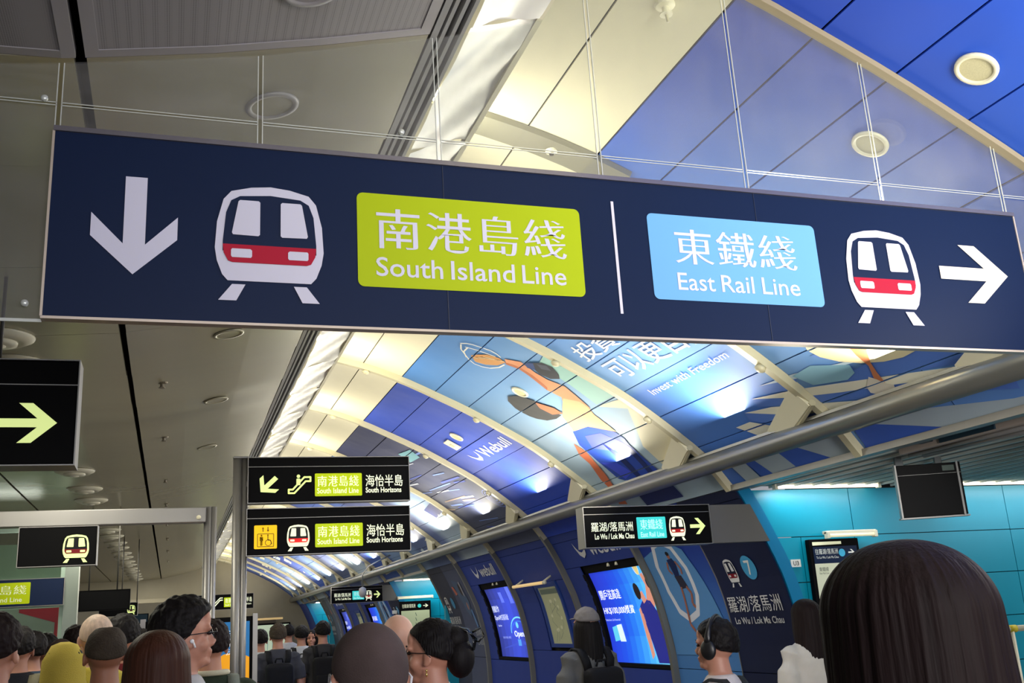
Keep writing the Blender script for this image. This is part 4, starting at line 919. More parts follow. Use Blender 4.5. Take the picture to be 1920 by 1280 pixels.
    B(sh, 'leg_print')
    # dim city and light trails on the next panels
    sh = Sheet(); rnd = random.Random(11)
    for k in range(26):
        y = 10.3+rnd.random()*1.75; s = 1.6+rnd.random()*1.5; l = .3+rnd.random()*.5; c = rnd.choice([(120, 150, 226), (206, 214, 232), (70, 90, 190), (150, 130, 120)])
        sh.line([(min(12.08, y+l), s-.05), (y, s)], .012+rnd.random()*.02, c, 2)
    for r in (.05, .09, .13, .17):
        e = ellipse(10.45, 2.62, r, r*.9, 20); sh.line(e+[e[0]], .012, (120, 140, 230), 3)
    sh.poly([(11.9, 1.35), (11.2, 1.45), (10.9, 1.62), (11.3, 1.66), (11.9, 1.55)], (60, 96, 150), 1); sh.poly([(10.9, 1.5), (10.5, 1.55), (10.6, 1.7), (11.0, 1.68)], (120, 176, 190), 2)
    sh.build('light_trail_print', onvault(.004), VINYL, ceiling, cuts=True, step=.1, gaps=[(1, s, .005) for s in SEAM[3:]])
    sh = Sheet()
    for k in range(60):
        y = 12.2+rnd.random()*17; s = 1.2+rnd.random()*2.0; c = rnd.choice([(60, 90, 200), (206, 220, 234), (96, 140, 220), (226, 222, 200), (40, 52, 120)])
        w_ = .15+rnd.random()*.5; h_ = .06+rnd.random()*.2; sh.poly([(y, s), (y+w_, s+.06), (y+w_*.9, s+h_), (y+.05, s+h_*.8)], c, 1+k % 3)
    sh.build('abstract_print', onvault(.004), VINYL, ceiling, cuts=True, step=.15, gaps=[(1, s, .006) for s in SEAM[3:]]+[(0, y, .03) for y in RIBS[5:]])
vault_print()

# ------------------------------------------------------------------ ceiling fittings
def nrm_at(s): return (surf(0, s, 1)-surf(0, s, 0)).normalized()
def round_fit(name, p, n, r, label, cat, group, mm, ring=None, h=.012):
    t = empty(name, p, label=label, cat=cat, group=group); t.rotation_euler = n.to_track_quat('Z', 'Y').to_euler()
    bm = bmesh.new(); add_lathe(bm, [(r*.76, h*.25), (r*.80, h), (r, h*.8), (r*1.02, 0), (r*.76, 0)], 32); obj('rim', bm, ring or white_metal, t, smooth=True)
    bm = bmesh.new(); add_lathe(bm, [(0, 0), (r*.78, 0), (r*.78, h*.45), (0, h*.5)], 32); obj('grille', bm, mm, t); return t
spk = mat('speaker_grille', (196, 190, 152), .6, nscale=200, noise_amt=.2)
s_spk = 1.755
for y, lab in ((1.98, 'round cream ceiling speaker on the blue vault in front of the glass screen'), (2.46, 'round cream ceiling speaker on the blue vault seen just through the glass screen'), (6.12, ''), (7.33, '')):
    pass
for p, lab in (((1838, 127), 'cream round speaker on the blue vault nearest the top right corner'), ):
    pass
SPK = [(2.31/1.104*1.104, 0)]
for Yk, lab in ((2.365, 'cream round ceiling speaker highest on the blue vault, in front of the glass'), (2.94, 'cream round ceiling speaker on the blue vault seen through the glass screen'), (7.31, 'small cream round speaker above the athlete print on the vault'), (9.25, 'small cream round speaker beside a square hatch on the deep blue vault')):
    round_fit('ceiling_speaker', surf(Yk, s_spk, .002), nrm_at(s_spk), .072, lab, 'speaker', 'round speakers along the vault', spk)
t = empty('access_hatch', surf(9.55, 1.80, .004), label='small square cream hatch plate on the deep blue vault panel', cat='hatch'); t.rotation_euler = nrm_at(1.8).to_track_quat('Z', 'Y').to_euler()
bm = bmesh.new(); add_box(bm, (0, 0, .006), (.16, .16, .012), .003); obj('hatch_plate', bm, white_metal, t); bm = bmesh.new(); add_box(bm, (0, 0, .014), (.05, .05, .008), .002); obj('hatch_lock', bm, rib_m, t)
dn = Vector((0, 0, -1))
for i, (x, y) in enumerate(((.256, 2.93), (.256, 5.55), (.256, 7.25), (.256, 9.15), (.30, 2.30))):
    labs = ['round flush grey speaker in the left ceiling seen through the glass', 'round flush speaker just below the big sign in the left ceiling', 'second round flush speaker behind the big sign in the left ceiling', 'third round flush speaker, farthest in the left ceiling', 'round flush speaker cut by the top edge of the picture']
    nn = Vector((.2, 0, -1)).normalized(); round_fit('flush_speaker', Vector((x, y, float(lz(x))-.002)), nn, .085, labs[i], 'speaker', 'flush speakers in the left ceiling', olive_panel if y > 2.7 else grey_panel, ring=grey_panel if y < 3 else olive_panel, h=.008)
ORD = ['first', 'second', 'third', 'fourth', 'fifth', 'sixth', 'seventh', 'eighth', 'ninth', 'tenth', 'eleventh', 'twelfth', 'thirteenth', 'fourteenth', 'fifteenth', 'sixteenth', 'seventeenth', 'eighteenth']
def diffuser(x, y, label, r=.17):
    t = empty('air_diffuser', (x, y, float(lz(x))), label=label, cat='air diffuser', group='round air diffusers in the left ceiling')
    wm = mat('diffuser_white', (206, 202, 182), .4)
    bm = bmesh.new(); add_lathe(bm, [(r*.62, 0), (r, -.002), (r*.98, -.012), (r*.72, -.035), (r*.62, -.03)], 32); bmesh.ops.recalc_face_normals(bm, faces=bm.faces); obj('outer_ring', bm, wm, t, smooth=True)
    bm = bmesh.new(); add_lathe(bm, [(r*.34, -.012), (r*.56, -.018), (r*.52, -.045), (r*.36, -.05)], 32); bmesh.ops.recalc_face_normals(bm, faces=bm.faces); obj('inner_ring', bm, wm, t, smooth=True)
    bm = bmesh.new(); add_lathe(bm, [(0, -.02), (r*.26, -.022), (r*.22, -.055), (0, -.06)], 24); bmesh.ops.recalc_face_normals(bm, faces=bm.faces); obj('core', bm, wm, t, smooth=True)
    bm = bmesh.new(); add_lathe(bm, [(0, -.001), (r*.6, -.001), (r*.6, -.004), (0, -.004)], 24); obj('throat', bm, dark, t); return t
diffuser(-.86, 5.28, 'round white air diffuser nearest, just under the left end of the big sign'); diffuser(-.86, 5.78, 'round white air diffuser half hidden above the near arrow sign')
for i in range(18):
    y = 9.6+i*1.02+(i % 2)*.12
    diffuser(-.86, y, ['round white air diffuser just right of the near arrow sign', 'round white air diffuser below and beyond the near arrow sign'][i] if i < 2 else ORD[i-1]+' small white air diffuser in the row receding beyond the near arrow sign', r=.17)
for i, (x, y) in enumerate(((-.10, 6.45), (-.10, 8.3), (-.10, 10.6), (-.10, 12.6), (-.10, 14.8), (-.1, 17), (-.1, 19.5), (-.1, 22))):
    t = empty('sprinkler', (x, y, float(lz(x))), label=ORD[i]+' small sprinkler head from the big sign in the left ceiling line', cat='sprinkler', group='sprinklers along the left ceiling')
    bm = bmesh.new(); add_lathe(bm, [(0, 0), (.035, 0), (.03, -.008), (.012, -.012), (.012, -.03), (.02, -.034), (.02, -.038), (0, -.038)], 14); bmesh.ops.recalc_face_normals(bm, faces=bm.faces); obj('head', bm, mat('sprinkler_metal', (120, 112, 96), .4, .5), t)
t = empty('ceiling_camera', surf(3.985, .728, .03), label='tiny round detector on the grey baffle above the big sign', cat='detector')
bm = bmesh.new(); add_lathe(bm, [(0, 0), (.03, 0), (.028, -.012), (.012, -.018), (0, -.018)], 16); bmesh.ops.recalc_face_normals(bm, faces=bm.faces); obj('housing', bm, white_metal, t)
bm = bmesh.new(); add_lathe(bm, [(0, -.016), (.014, -.016), (.010, -.026), (0, -.028)], 12); bmesh.ops.recalc_face_normals(bm, faces=bm.faces); obj('sensor', bm, dark, t)
t = empty('sprinkler', surf(2.825, .739, 0), label='sprinkler head on the cream vault panel at the top of the picture', cat='sprinkler')
bm = bmesh.new(); add_lathe(bm, [(0, 0), (.042, 0), (.036, -.01), (.014, -.014), (.014, -.035), (.024, -.04), (.024, -.045), (0, -.046)], 16); bmesh.ops.recalc_face_normals(bm, faces=bm.faces); obj('head', bm, white_metal, t)
bm = bmesh.new(); add_tube(bm, [(0, 0, -.045), (.004, 0, -.075)], .006, 6); obj('bulb', bm, rib_m, t)

# monitor hanging in the near passage
mon = empty('hanging_monitor', (4.42, 5.0, CZ+.450), rz=math.radians(-24), label='black boxed monitor hanging from the slatted ceiling in front of the cyan wall', cat='monitor')
bm = bmesh.new(); add_box(bm, (0, 0, .17), (.46, .035, .34), .004); obj('screen_front', bm, mat('monitor_black', (10, 10, 12), .45, spec=.1), mon)
bm = bmesh.new(); add_box(bm, (.215, .075, .17), (.03, .12, .34), .003); obj('side_cheek', bm, black_m, mon)
bm = bmesh.new(); add_box(bm, (0, .02, -.006), (.49, .05, .010)); add_box(bm, (-.237, 0, .17), (.012, .045, .35)); add_box(bm, (.205, -.019, .17), (.014, .006, .35)); add_box(bm, (0, -.019, .272), (.45, .003, .002)); obj('edge_trim', bm, steel, mon)
bm = bmesh.new(); add_box(bm, (.14, -.019, .305), (.085, .004, .035)); obj('status_label', bm, mat('label_green', (70, 88, 80), .4), mon)
for c_, s_ in (((-.19, .03, .41), (.06, .03, .17)), ((.10, .05, .375), (.05, .03, .09))):
    bm = bmesh.new(); add_box(bm, c_, s_, .003); obj('hanging_bracket', bm, mat('bracket_grey', (84, 88, 90), .4, .4), mon)
mon.scale = (.84, 1, .94)

# roller unit fixed under the header at the right
ru = empty('roller_unit', (4.02, 4.55, HZ-.02), label='long grey shutter housing with a rail under the slatted ceiling at the right edge', cat='shutter housing')
bm = bmesh.new(); add_box(bm, (0, -.35, .0), (.11, 1.0, .05), .012); obj('housing', bm, mat('warm_grey_housing', (150, 140, 132), .4), ru)
bm = bmesh.new(); add_tube(bm, [(.10, .12, -.03), (.10, -.95, -.03)], .014, 10); add_tube(bm, [(-.02, .10, -.035), (-.02, -.95, -.035)], .012, 8); obj('rail', bm, steel, ru, smooth=True)
bm = bmesh.new(); add_box(bm, (-.06, -.1, .03), (.05, .09, .05), .004); add_box(bm, (-.06, -.55, .03), (.05, .09, .05), .004); add_box(bm, (-.05, -.4, .0), (.03, .4, .03)); obj('drive_motor', bm, mat('teal_black', (24, 46, 60), .4), ru)

# passage wall: map, bar lamp, exit number plate, handrail
t = empty('line_map', (4.60, 6.27, 1.2), label='line map case under a bar lamp on the cyan wall, partly behind the nearest head', cat='map case')
ps = lambda o: inv(o, t)
ps(box('case', (4.385, 6.285, 1.20), (4.815, 6.335, 2.075), black_m, t, .006))
sh = Sheet(); sh.poly([(4.41, 1.24), (4.79, 1.24), (4.79, 1.90), (4.41, 1.90)], (196, 200, 176), 1); sh.poly([(4.41, 1.90), (4.79, 1.90), (4.79, 2.02), (4.41, 2.02)], (22, 34, 60), 1); sh.poly([(4.41, 2.03), (4.66, 2.035), (4.66, 2.055), (4.41, 2.055)], (236, 236, 200), 1)
sh.text('往羅湖/落馬洲', 4.425, 1.965, 4.62, 2.005, (215, 220, 214), 2); sh.text('To Lo Wu / Lok Ma Chau', 4.43, 1.935, 4.62, 1.952, (215, 220, 214), 2); sh.poly(ellipse(4.655, 1.972, .028, .028, 18), (70, 170, 210), 2); arrow(sh, 4.71, 1.950, 4.765, 1.995, (225, 226, 220))
sh.text('東鐵綫', 4.44, 1.845, 4.52, 1.875, (60, 70, 66), 2); sh.text('East Rail Line', 4.44, 1.825, 4.52, 1.838, (60, 70, 66), 2)
for k in range(6): sh.line([(4.60, 1.82-.09*k), (4.60+.03*(k % 2), 1.74-.09*k)], .005, (90, 100, 96), 2); sh.poly(ellipse(4.60, 1.82-.09*k, .009, .009, 10), (70, 80, 80), 3)
o = sh.build('map_face', facing(6.283), print_m2, t); inv(o, t)
tl = tube_lamp(4.505, 4.945, 6.24, 2.095, 'slim cream bar lamp above the line map on the cyan wall', None, tm=bar_m)
t = empty('number_plate', (4.28, 6.33, 1.91), label='small white plate reading U3 on the cyan wall', cat='plate')
inv(box('plate', (4.238, 6.322, 1.886), (4.320, 6.334, 1.940), mat('white_plate', (224, 226, 220), .4), t), t)
sh = Sheet(); sh.text('U3', 4.256, 1.897, 4.302, 1.929, (50, 54, 56), 1, bold=.01); inv(sh.build('lettering', facing(6.3215), PRINT, t), t)
hr = empty('handrail', (6.2, 5.9, 0), label='white tubular handrail with a yellow clip at the right edge by the cyan wall', cat='handrail')
wr = mat('white_rail', (224, 214, 190), .35)
for pts in ([(5.66, 5.85, 1.37), (5.66, 5.85, .0)], [(7.4, 5.85, 1.37), (7.4, 5.85, 0)]): inv(tube('rail_post', [pts[0], pts[1]], .02, wr, hr, 10), hr)
inv(tube('top_rail', [(5.45, 5.85, 1.37), (8.0, 5.85, 1.37)], .022, wr, hr, 10), hr); inv(tube('mid_rail', [(5.66, 5.85, .75), (7.4, 5.85, .75)], .016, wr, hr, 10), hr); inv(tube('rail_clip', [(5.64, 5.85, 1.37), (5.70, 5.85, 1.37)], .027, mat('yellow_clip', (214, 190, 40), .5), hr, 10), hr)
t = empty('line_map', (4.25, 18.8, 1.3), label='small line map case on the middle cyan wall under its own lamp', cat='map case')
inv(box('case', (4.02, 18.78, 1.45), (4.62, 18.83, 2.07), black_m, t, .006), t); sh = Sheet(); sh.poly([(4.05, 1.48), (4.59, 1.48), (4.59, 1.90), (4.05, 1.90)], (176, 186, 150), 1); sh.text('往羅湖/落馬洲', 4.07, 1.95, 4.32, 2.02, CW, 1); sh.poly(ellipse(4.40, 1.98, .035, .035, 14), TQ, 1); arrow(sh, 4.47, 1.95, 4.57, 2.01, CW)
for k in range(4): sh.line([(4.32, 1.86-.09*k), (4.34, 1.80-.09*k)], .012, (90, 110, 96), 2)
inv(sh.build('map_face', facing(18.779), print_m2, t), t); tube_lamp(3.98, 4.66, 18.75, 2.13, 'cream bar lamp over the small line map on the middle cyan wall', None, tm=bar_m)
t = empty('number_plate', (4.02, 18.87, 1.9), label='tiny white plate on the middle cyan wall left of its line map', cat='plate'); inv(box('plate', (3.90, 18.86, 1.86), (3.99, 18.875, 1.92), MATS['white_plate'], t), t)

# advert stand by the posts and the map board on the end wall
t = empty('advert_stand', (.35, 9.0, 0), label='freestanding blue and orange poster stand behind the twin steel post', cat='advert stand')
for lo, hi, m, n in (((-.20, 8.98, .15), (.655, 9.04, 1.80), black_m, 'poster_case'), ((.655, 8.96, 0), (.695, 9.06, 1.82), steel, 'stand_post'), ((-.24, 8.96, 0), (-.20, 9.06, 1.82), steel, 'stand_post'), ((-.24, 8.9, 0), (.695, 9.12, .02), steel, 'foot_plate')): inv(box(n, lo, hi, m, t), t)
sh = Sheet(); sh.poly([(-.17, .2), (.63, .2), (.63, 1.76), (-.17, 1.76)], (34, 98, 150), 1); sh.poly([(-.17, .2), (.63, .2), (.63, 1.47), (.52, 1.52), (.42, 1.50), (.30, 1.42), (.1, 1.36), (-.17, 1.30)], (216, 146, 26), 2)
sh.text('快步', .44, 1.635, .57, 1.70, (226, 230, 232), 3); sh.text('企穩', .44, 1.56, .57, 1.625, (226, 230, 232), 3); sh.text('扶緊', .44, 1.495, .57, 1.55, (226, 230, 232), 3)
sh.poly(ellipse(.10, 1.5, .05, .07, 14), (212, 160, 130), 3); sh.poly([(.0, 1.44), (.2, 1.44), (.24, 1.2), (-.04, 1.2)], (46, 66, 120), 3); sh.poly(ellipse(.48, 1.20, .05, .09, 16), (30, 22, 22), 3); sh.poly(ellipse(.48, 1.20, .03, .06, 16), (150, 96, 30), 4); sh.poly(ellipse(.53, 1.39, .03, .03, 12), (180, 96, 24), 3)
inv(sh.build('poster_print', facing(8.978), LIT, t), t)
t = empty('map_board', (1.75, END-.1, 1.2), label='pale wall map under a warm bar lamp on the far end wall', cat='map case')
inv(box('board', (1.35, END-.12, .95), (3.55, END-.06, 1.95), black_m, t, .01), t); sh = Sheet(); sh.poly([(1.4, 1.0), (3.5, 1.0), (3.5, 1.9), (1.4, 1.9)], (176, 190, 166), 1)
for k in range(12): sh.line([(1.5+.15*k, 1.15+.05*(k % 3)), (1.6+.14*k, 1.65-.06*(k % 4))], .02, (120, 150, 140), 2)
inv(sh.build('map_sheet', facing(END-.122), LIT, t), t); inv(tube('lamp_tube', [(.9, END-.25, 2.08), (3.3, END-.25, 2.08)], .03, MATS['warm_bar_lamp'], t, 8), t); inv(tube('lamp_arm', [(2, END-.25, 2.08), (2, END-.07, 2.10)], .015, white_metal, t, 6), t)
# ------------------------------------------------------------------ people
def loft(bm, rings, seg=16, caps=True):
    """rings: (centre, rx, ry, tilt about X) ellipses stacked along a limb"""
    R = []
    for c, rx, ry in rings:
        R.append([bm.verts.new((c[0]+rx*math.cos(2*math.pi*k/seg), c[1]+ry*math.sin(2*math.pi*k/seg), c[2])) for k in range(seg)])
    for A, B in zip(R[:-1], R[1:]):
        for k in range(seg): bm.faces.new((A[k], A[(k+1) % seg], B[(k+1) % seg], B[k]))
    if caps: bm.faces.new(R[0][::-1]); bm.faces.new(R[-1])
def ball(bm, c, r, rot=None, sub=3):
    q = bmesh.ops.create_icosphere(bm, subdivisions=sub, radius=1.0)
    for v in q['verts']:
        p = Vector((v.co.x*r[0], v.co.y*r[1], v.co.z*r[2])); v.co = (rot @ p if rot else p)+Vector(c)
def limb(bm, pts, rs, seg=12):
    add_tube(bm, pts, rs, seg)
    for p, r in ((pts[0], rs[0]), (pts[-1], rs[-1])): ball(bm, p, (r, r, r), sub=2)
def fuse(bm, name, voxel, smooth=6, fac=.5):
    bmesh.ops.recalc_face_normals(bm, faces=bm.faces)
    me = bpy.data.meshes.new(name); bm.to_mesh(me); bm.free()
    o = bpy.data.objects.new(name, me); COL.objects.link(o)
    m = o.modifiers.new('r', 'REMESH'); m.mode = 'VOXEL'; m.voxel_size = voxel; m.use_smooth_shade = True
    s = o.modifiers.new('s', 'SMOOTH'); s.iterations = smooth; s.factor = fac
    bpy.context.view_layer.update()
    out = bpy.data.meshes.new_from_object(o.evaluated_get(bpy.context.evaluated_depsgraph_get()))
    bpy.data.objects.remove(o); out.name = name
    out.polygons.foreach_set('use_smooth', [True]*len(out.polygons)); return out
HC = (0, -.005, 1.612)
def make_body(female):
    bm = bmesh.new(); sh = .165 if female else .185; hp = .165 if female else .155; ws = .125 if female else .145
    loft(bm, [((0, 0, .80), .10, .08), ((0, -.01, .86), hp, .11), ((0, -.012, .93), hp+.008, .118), ((0, 0, 1.02), ws+.012, .10), ((0, .005, 1.10), ws, .098), ((0, .005, 1.22), ws+.018, .11), ((0, 0, 1.33), sh-.012, .112), ((0, -.008, 1.39), sh-.005, .095), ((0, -.012, 1.43), sh*.72, .075), ((0, -.012, 1.455), .085, .064), ((0, -.01, 1.48), .058, .058), ((0, -.004, 1.53), .053, .056), ((0, .004, 1.57), .054, .06)], 24)
    if female:
        for s in (-1, 1): ball(bm, (s*.075, .085, 1.27), (.062, .055, .062))
    for s in (-1, 1):
        limb(bm, [(s*.085, 0, .88), (s*.095, .012, .68), (s*.098, .012, .50), (s*.10, -.012, .36), (s*.10, -.01, .22), (s*.10, -.012, .10)], [.088, .075, .054, .056, .042, .034])
        loft(bm, [((s*.10, .01, .012), .042, .11), ((s*.10, .02, .035), .044, .12), ((s*.10, .005, .07), .036, .075), ((s*.10, -.012, .10), .032, .036)])
        A = [(s*sh*.93, -.008, 1.385), (s*(sh+.035), -.012, 1.25), (s*(sh+.05), -.02, 1.11), (s*(sh+.058), 0, .98), (s*(sh+.060), .03, .86)]
        limb(bm, A, [.047, .041, .036, .032, .023])
        h = Vector((s*(sh+.062), .042, .80)); ball(bm, h, (.017, .036, .044))
        for k in range(4):                      # four curled fingers of different lengths
            y = -.026+k*.018+h.y; L = (.066, .078, .074, .058)[k]
            add_tube(bm, [(h.x, y, h.z-.03), (h.x-s*.002, y+.002, h.z-.03-L*.5), (h.x-s*.012, y+.004, h.z-.03-L*.8), (h.x-s*.024, y+.006, h.z-.03-L)], [.0088, .0082, .0078, .0068], 8)
        add_tube(bm, [(h.x-s*.004, h.y+.026, h.z+.018), (h.x-s*.014, h.y+.046, h.z-.01), (h.x-s*.02, h.y+.052, h.z-.036)], [.011, .0095, .008], 8)
    # head: skull, jaw, cheeks, brow, nose, lips, chin, ears
    ball(bm, (0, -.012, 1.628), (.074, .092, .092)); ball(bm, (0, .022, 1.575), (.060, .064, .075)); ball(bm, (0, .045, 1.520), (.036, .038, .030))
    for s in (-1, 1):
        ball(bm, (s*.038, .052, 1.575), (.026, .026, .030)); ball(bm, (s*.030, .074, 1.630), (.028, .014, .012))
        e = Matrix.Rotation(s*.35, 3, 'Z'); ball(bm, (s*.079, -.006, 1.592), (.008, .020, .032), e); ball(bm, (s*.081, .002, 1.572), (.007, .012, .014), e)
    ball(bm, (0, .068, 1.66), (.045, .022, .040))
    add_tube(bm, [(0, .080, 1.622), (0, .092, 1.600), (0, .104, 1.580), (0, .100, 1.572)], [.008, .010, .014, .012], 10)
    for s in (-1, 1): ball(bm, (s*.011, .096, 1.574), (.009, .010, .008), sub=2)
    ball(bm, (0, .088, 1.552), (.024, .012, .008)); ball(bm, (0, .086, 1.540), (.021, .012, .008)); ball(bm, (0, .078, 1.515), (.020, .016, .016))
    return fuse(bm, 'body', .0062, 4, .5)
def make_shirt(female, long=False):
    bm = bmesh.new(); sh = .165 if female else .185; hp = .17 if female else .165; ws = .14 if female else .158; e = .014
    loft(bm, [((0, -.006, .84), hp+e, .125), ((0, -.006, .93), hp+.012+e, .13), ((0, 0, 1.08), ws+e+.01, .118), ((0, .005, 1.22), ws+.018+e, .125), ((0, 0, 1.33), sh-.004+e, .126), ((0, -.008, 1.392), sh+.002+e, .105), ((0, -.012, 1.437), sh*.72+.012, .085), ((0, -.014, 1.462), .098, .076), ((0, -.014, 1.474), .074, .068)], 28)
    if female:
        for s in (-1, 1): ball(bm, (s*.075, .09, 1.27), (.068, .06, .068))
    for s in (-1, 1):
        A = [(s*sh*.88, -.008, 1.382), (s*(sh+.030), -.012, 1.27), (s*(sh+.048), -.016, 1.15)]; r = [.086, .078, .068]
        if long: A += [(s*(sh+.055), -.01, 1.05), (s*(sh+.062), .02, .90)]; r += [.058, .044]
        add_tube(bm, A, r, 16)
        ball(bm, (s*sh*.93, -.008, 1.378), (.066, .066, .064))
    me = fuse(bm, 'shirt', .011, 5, .5)
    for v in me.vertices:                       # soft folds
        n = noise.noise(Vector(v.co)*9)*.005+noise.noise(Vector((v.co.x*5, v.co.y*5, v.co.z*16)))*.004; v.co += v.normal*n
    return me
def make_trousers():
    bm = bmesh.new(); loft(bm, [((0, -.008, .80), .16, .12), ((0, -.010, .88), .178, .128), ((0, -.004, .98), .166, .118)], 24)
    for s in (-1, 1): add_tube(bm, [(s*.088, 0, .86), (s*.097, .01, .66), (s*.10, .01, .48), (s*.102, -.006, .25), (s*.102, -.006, .055)], [.098, .088, .072, .066, .064], 16)
    me = fuse(bm, 'trousers', .013, 4, .5)
    for v in me.vertices: v.co += v.normal*noise.noise(Vector((v.co.x*6, v.co.y*6, v.co.z*14)))*.006
    return me
def make_shoe(s):
    bm = bmesh.new(); loft(bm, [((s*.10, .018, .0), .050, .140), ((s*.10, .018, .022), .052, .142), ((s*.10, .012, .06), .047, .115), ((s*.10, -.02, .10), .046, .062)], 18); return fuse(bm, 'shoe', .009, 3)
def smooth01(x): x = max(0., min(1., x)); return x*x*(3-2*x)
def make_hair(kind):
    """shell over the skull; over the face and neck it sinks inside the head"""
    bm = bmesh.new(); bmesh.ops.create_icosphere(bm, subdivisions=6 if kind in ('short', 'long', 'bun', 'side') else 5, radius=1.0)
    T = dict(short=.017, side=.022, buzz=.0035, fringe=.006, bald=.0, long=.022, bun=.016, cap=.014)[kind]
    for v in bm.verts:
        d = v.co.normalized(); r = 1/math.sqrt((d.x/.076)**2+(d.y/.095)**2+(d.z/.095)**2)
        az = d.y; lowf = -.28 if az < .2 else (.05 if az < .45 else .42)
        hl = np.interp(d.y, [-1, -.5, .1, .35, .6, 1], [-.62, -.52, -.30 if kind != 'short' else -.22, .10, .40, .55])
        if kind in ('buzz', 'fringe'): hl = np.interp(d.y, [-1, -.5, .1, .35, .6, 1], [-.55, -.45, -.18, .15, .5, .66])
        if kind == 'cap': hl = np.interp(d.y, [-1, -.4, 0, .5, 1], [.02, .05, .12, .25, .3])
        m = smooth01((d.z-hl)/.14+.2)
        if kind == 'fringe': m *= smooth01((.995-d.z)/.10)        # thin or bare on the crown
        top = 1.0+(.35 if kind in ('short', 'side') else .1)*smooth01(d.z)
        t = T*top*(1+.28*noise.noise(d*4.0))
        if kind in ('short', 'side'): t += .0016*noise.noise(Vector((d.x*38, d.y*12, d.z*30)))+.003*noise.noise(d*7)
        if kind == 'side': t += .012*smooth01(d.z)*smooth01(d.y)
        if kind in ('long', 'bun'): t += .0016*math.sin(math.atan2(d.x, d.y)*60+4*noise.noise(d*3))
        rr = (r+t)*m + (r-.022)*(1-m)
        v.co = Vector((d.x*rr, d.y*rr, d.z*rr))+Vector((0, -.012, 1.626))
    me = bpy.data.meshes.new('hair'); bm.to_mesh(me); bm.free(); me.polygons.foreach_set('use_smooth', [True]*len(me.polygons)); return me
def make_long(length=.46, wide=1.0, seg=200, n=90, wave=.004, seed=0):
    """long straight hair: rings from the crown down the back, open over the face"""
    V, F = [], []
    for j in range(n+1):
        t = j/n; a = min(1, t/.32)*math.pi/2; zt = 1.735-.10*(1-math.cos(a)) - max(0, t-.32)/.68*length
        if t < .32: rx = .100*math.sin(a)**.92; ry = .112*math.sin(a)**.92; cy = -.012
        else:
            q = (t-.32)/.68; rx = .100+.016*math.sin(min(1, q*1.3)*math.pi/1.7); ry = .112-.020*q; cy = -.012-.018*q
        rx *= wide; ry *= .5+.5*wide
        for k in range(seg):
            th = 2*math.pi*k/seg; c, s = math.cos(th), math.sin(th)
            x = rx*c; y = cy+ry*s
            lim = np.interp(zt, [1.0, 1.45, 1.60, 1.67, 1.70, 1.74], [.0, .01, .05, .075, .2, .2])
            m_ = smooth01((s-.15)/.5)
            y = y*(1-m_)+min(y, lim)*m_
            st = (noise.noise(Vector((c*9+seed, s*9, zt*1.2)))*.003+noise.noise(Vector((c*34, s*34+seed, zt*1.6)))*.0012+math.sin(th*90+noise.noise(Vector((c*4, s*4, zt*3)))*6)*.0007)*min(1, t*4)
            V.append((x+c*st+wave*math.sin(zt*22+th*3)*max(0, t-.4), y+s*st, zt+.003*noise.noise(Vector((c*20, s*20, 5+seed)))*(1 if j == n else 0)*6))
    for j in range(n):
        for k in range(seg): F.append((j*seg+k, (j+1)*seg+k, (j+1)*seg+(k+1) % seg, j*seg+(k+1) % seg))
    F.append(tuple(range(seg))); F.append(tuple(n*seg+k for k in range(seg))[::-1])
    me = bpy.data.meshes.new('long_hair'); me.from_pydata(V, [], F); me.polygons.foreach_set('use_smooth', [True]*len(me.polygons)); return me
def mesh_of(fn):
    bm = bmesh.new(); fn(bm); bmesh.ops.recalc_face_normals(bm, faces=bm.faces); me = bpy.data.meshes.new('piece'); 
    for f in bm.faces: f.smooth = True
    bm.to_mesh(me); bm.free(); return me
BODY = {False: make_body(False), True: make_body(True)}
SHIRT = {(f_, l_): make_shirt(f_, l_) for f_ in (False, True) for l_ in (False, True)}
TROUS = make_trousers(); SHOE = {s: make_shoe(s) for s in (-1, 1)}
HAIR = {k: make_hair(k) for k in ('short', 'side', 'buzz', 'fringe', 'long', 'bun', 'cap')}
EYE = {s: mesh_of(lambda bm: ball(bm, (s*.030, .0795, 1.613), (.0115, .0085, .0075), sub=2)) for s in (-1, 1)}
BROW = {s: mesh_of(lambda bm: add_tube(bm, [(s*.016, .089, 1.634), (s*.030, .089, 1.639), (s*.046, .078, 1.633)], [.0028, .0034, .002], 6)) for s in (-1, 1)}
for me in list(BODY.values())+list(SHIRT.values())+[TROUS]+list(SHOE.values())+list(HAIR.values())+list(EYE.values())+list(BROW.values()): me.materials.append(None)
def skin(k): return mat('skin_tone', (188, 134, 112), .48, noise_amt=.07, nscale=30, bump=.04, bscale=160) if k == 0 else mat('skin_tone_tan', (160, 108, 84), .48, noise_amt=.07, nscale=30, bump=.04, bscale=160) if k == 1 else mat('skin_tone_pale', (206, 160, 138), .5, noise_amt=.07, nscale=30)
def hair_m(name, c, sheen=.6): return mat(name, c, sheen, noise_amt=.5, nscale=7, stretch=(9, 9, .7), bump=.22, bscale=14, spec=.15)
BLACKH = hair_m('black_hair', (20, 17, 18)); BROWNH = hair_m('dark_brown_hair', (27, 17, 17), .65); AUBURN = hair_m('brown_long_hair', (62, 36, 26), .5); GREYH = mat('greying_hair', (66, 58, 50), .7, noise_amt=.5, nscale=12, bump=.4, bscale=120, spec=.1); WHITEH = hair_m('white_hair', (214, 188, 168), .5); BUZZH = mat('cropped_hair', (78, 66, 64), .75, noise_amt=.4, nscale=9, bump=.15, bscale=300, spec=.1)
def cloth(name, c, r=.85): return mat(name, c, r, noise_amt=.10, nscale=14, bump=.25, bscale=220, spec=.2)
LINENS = {}
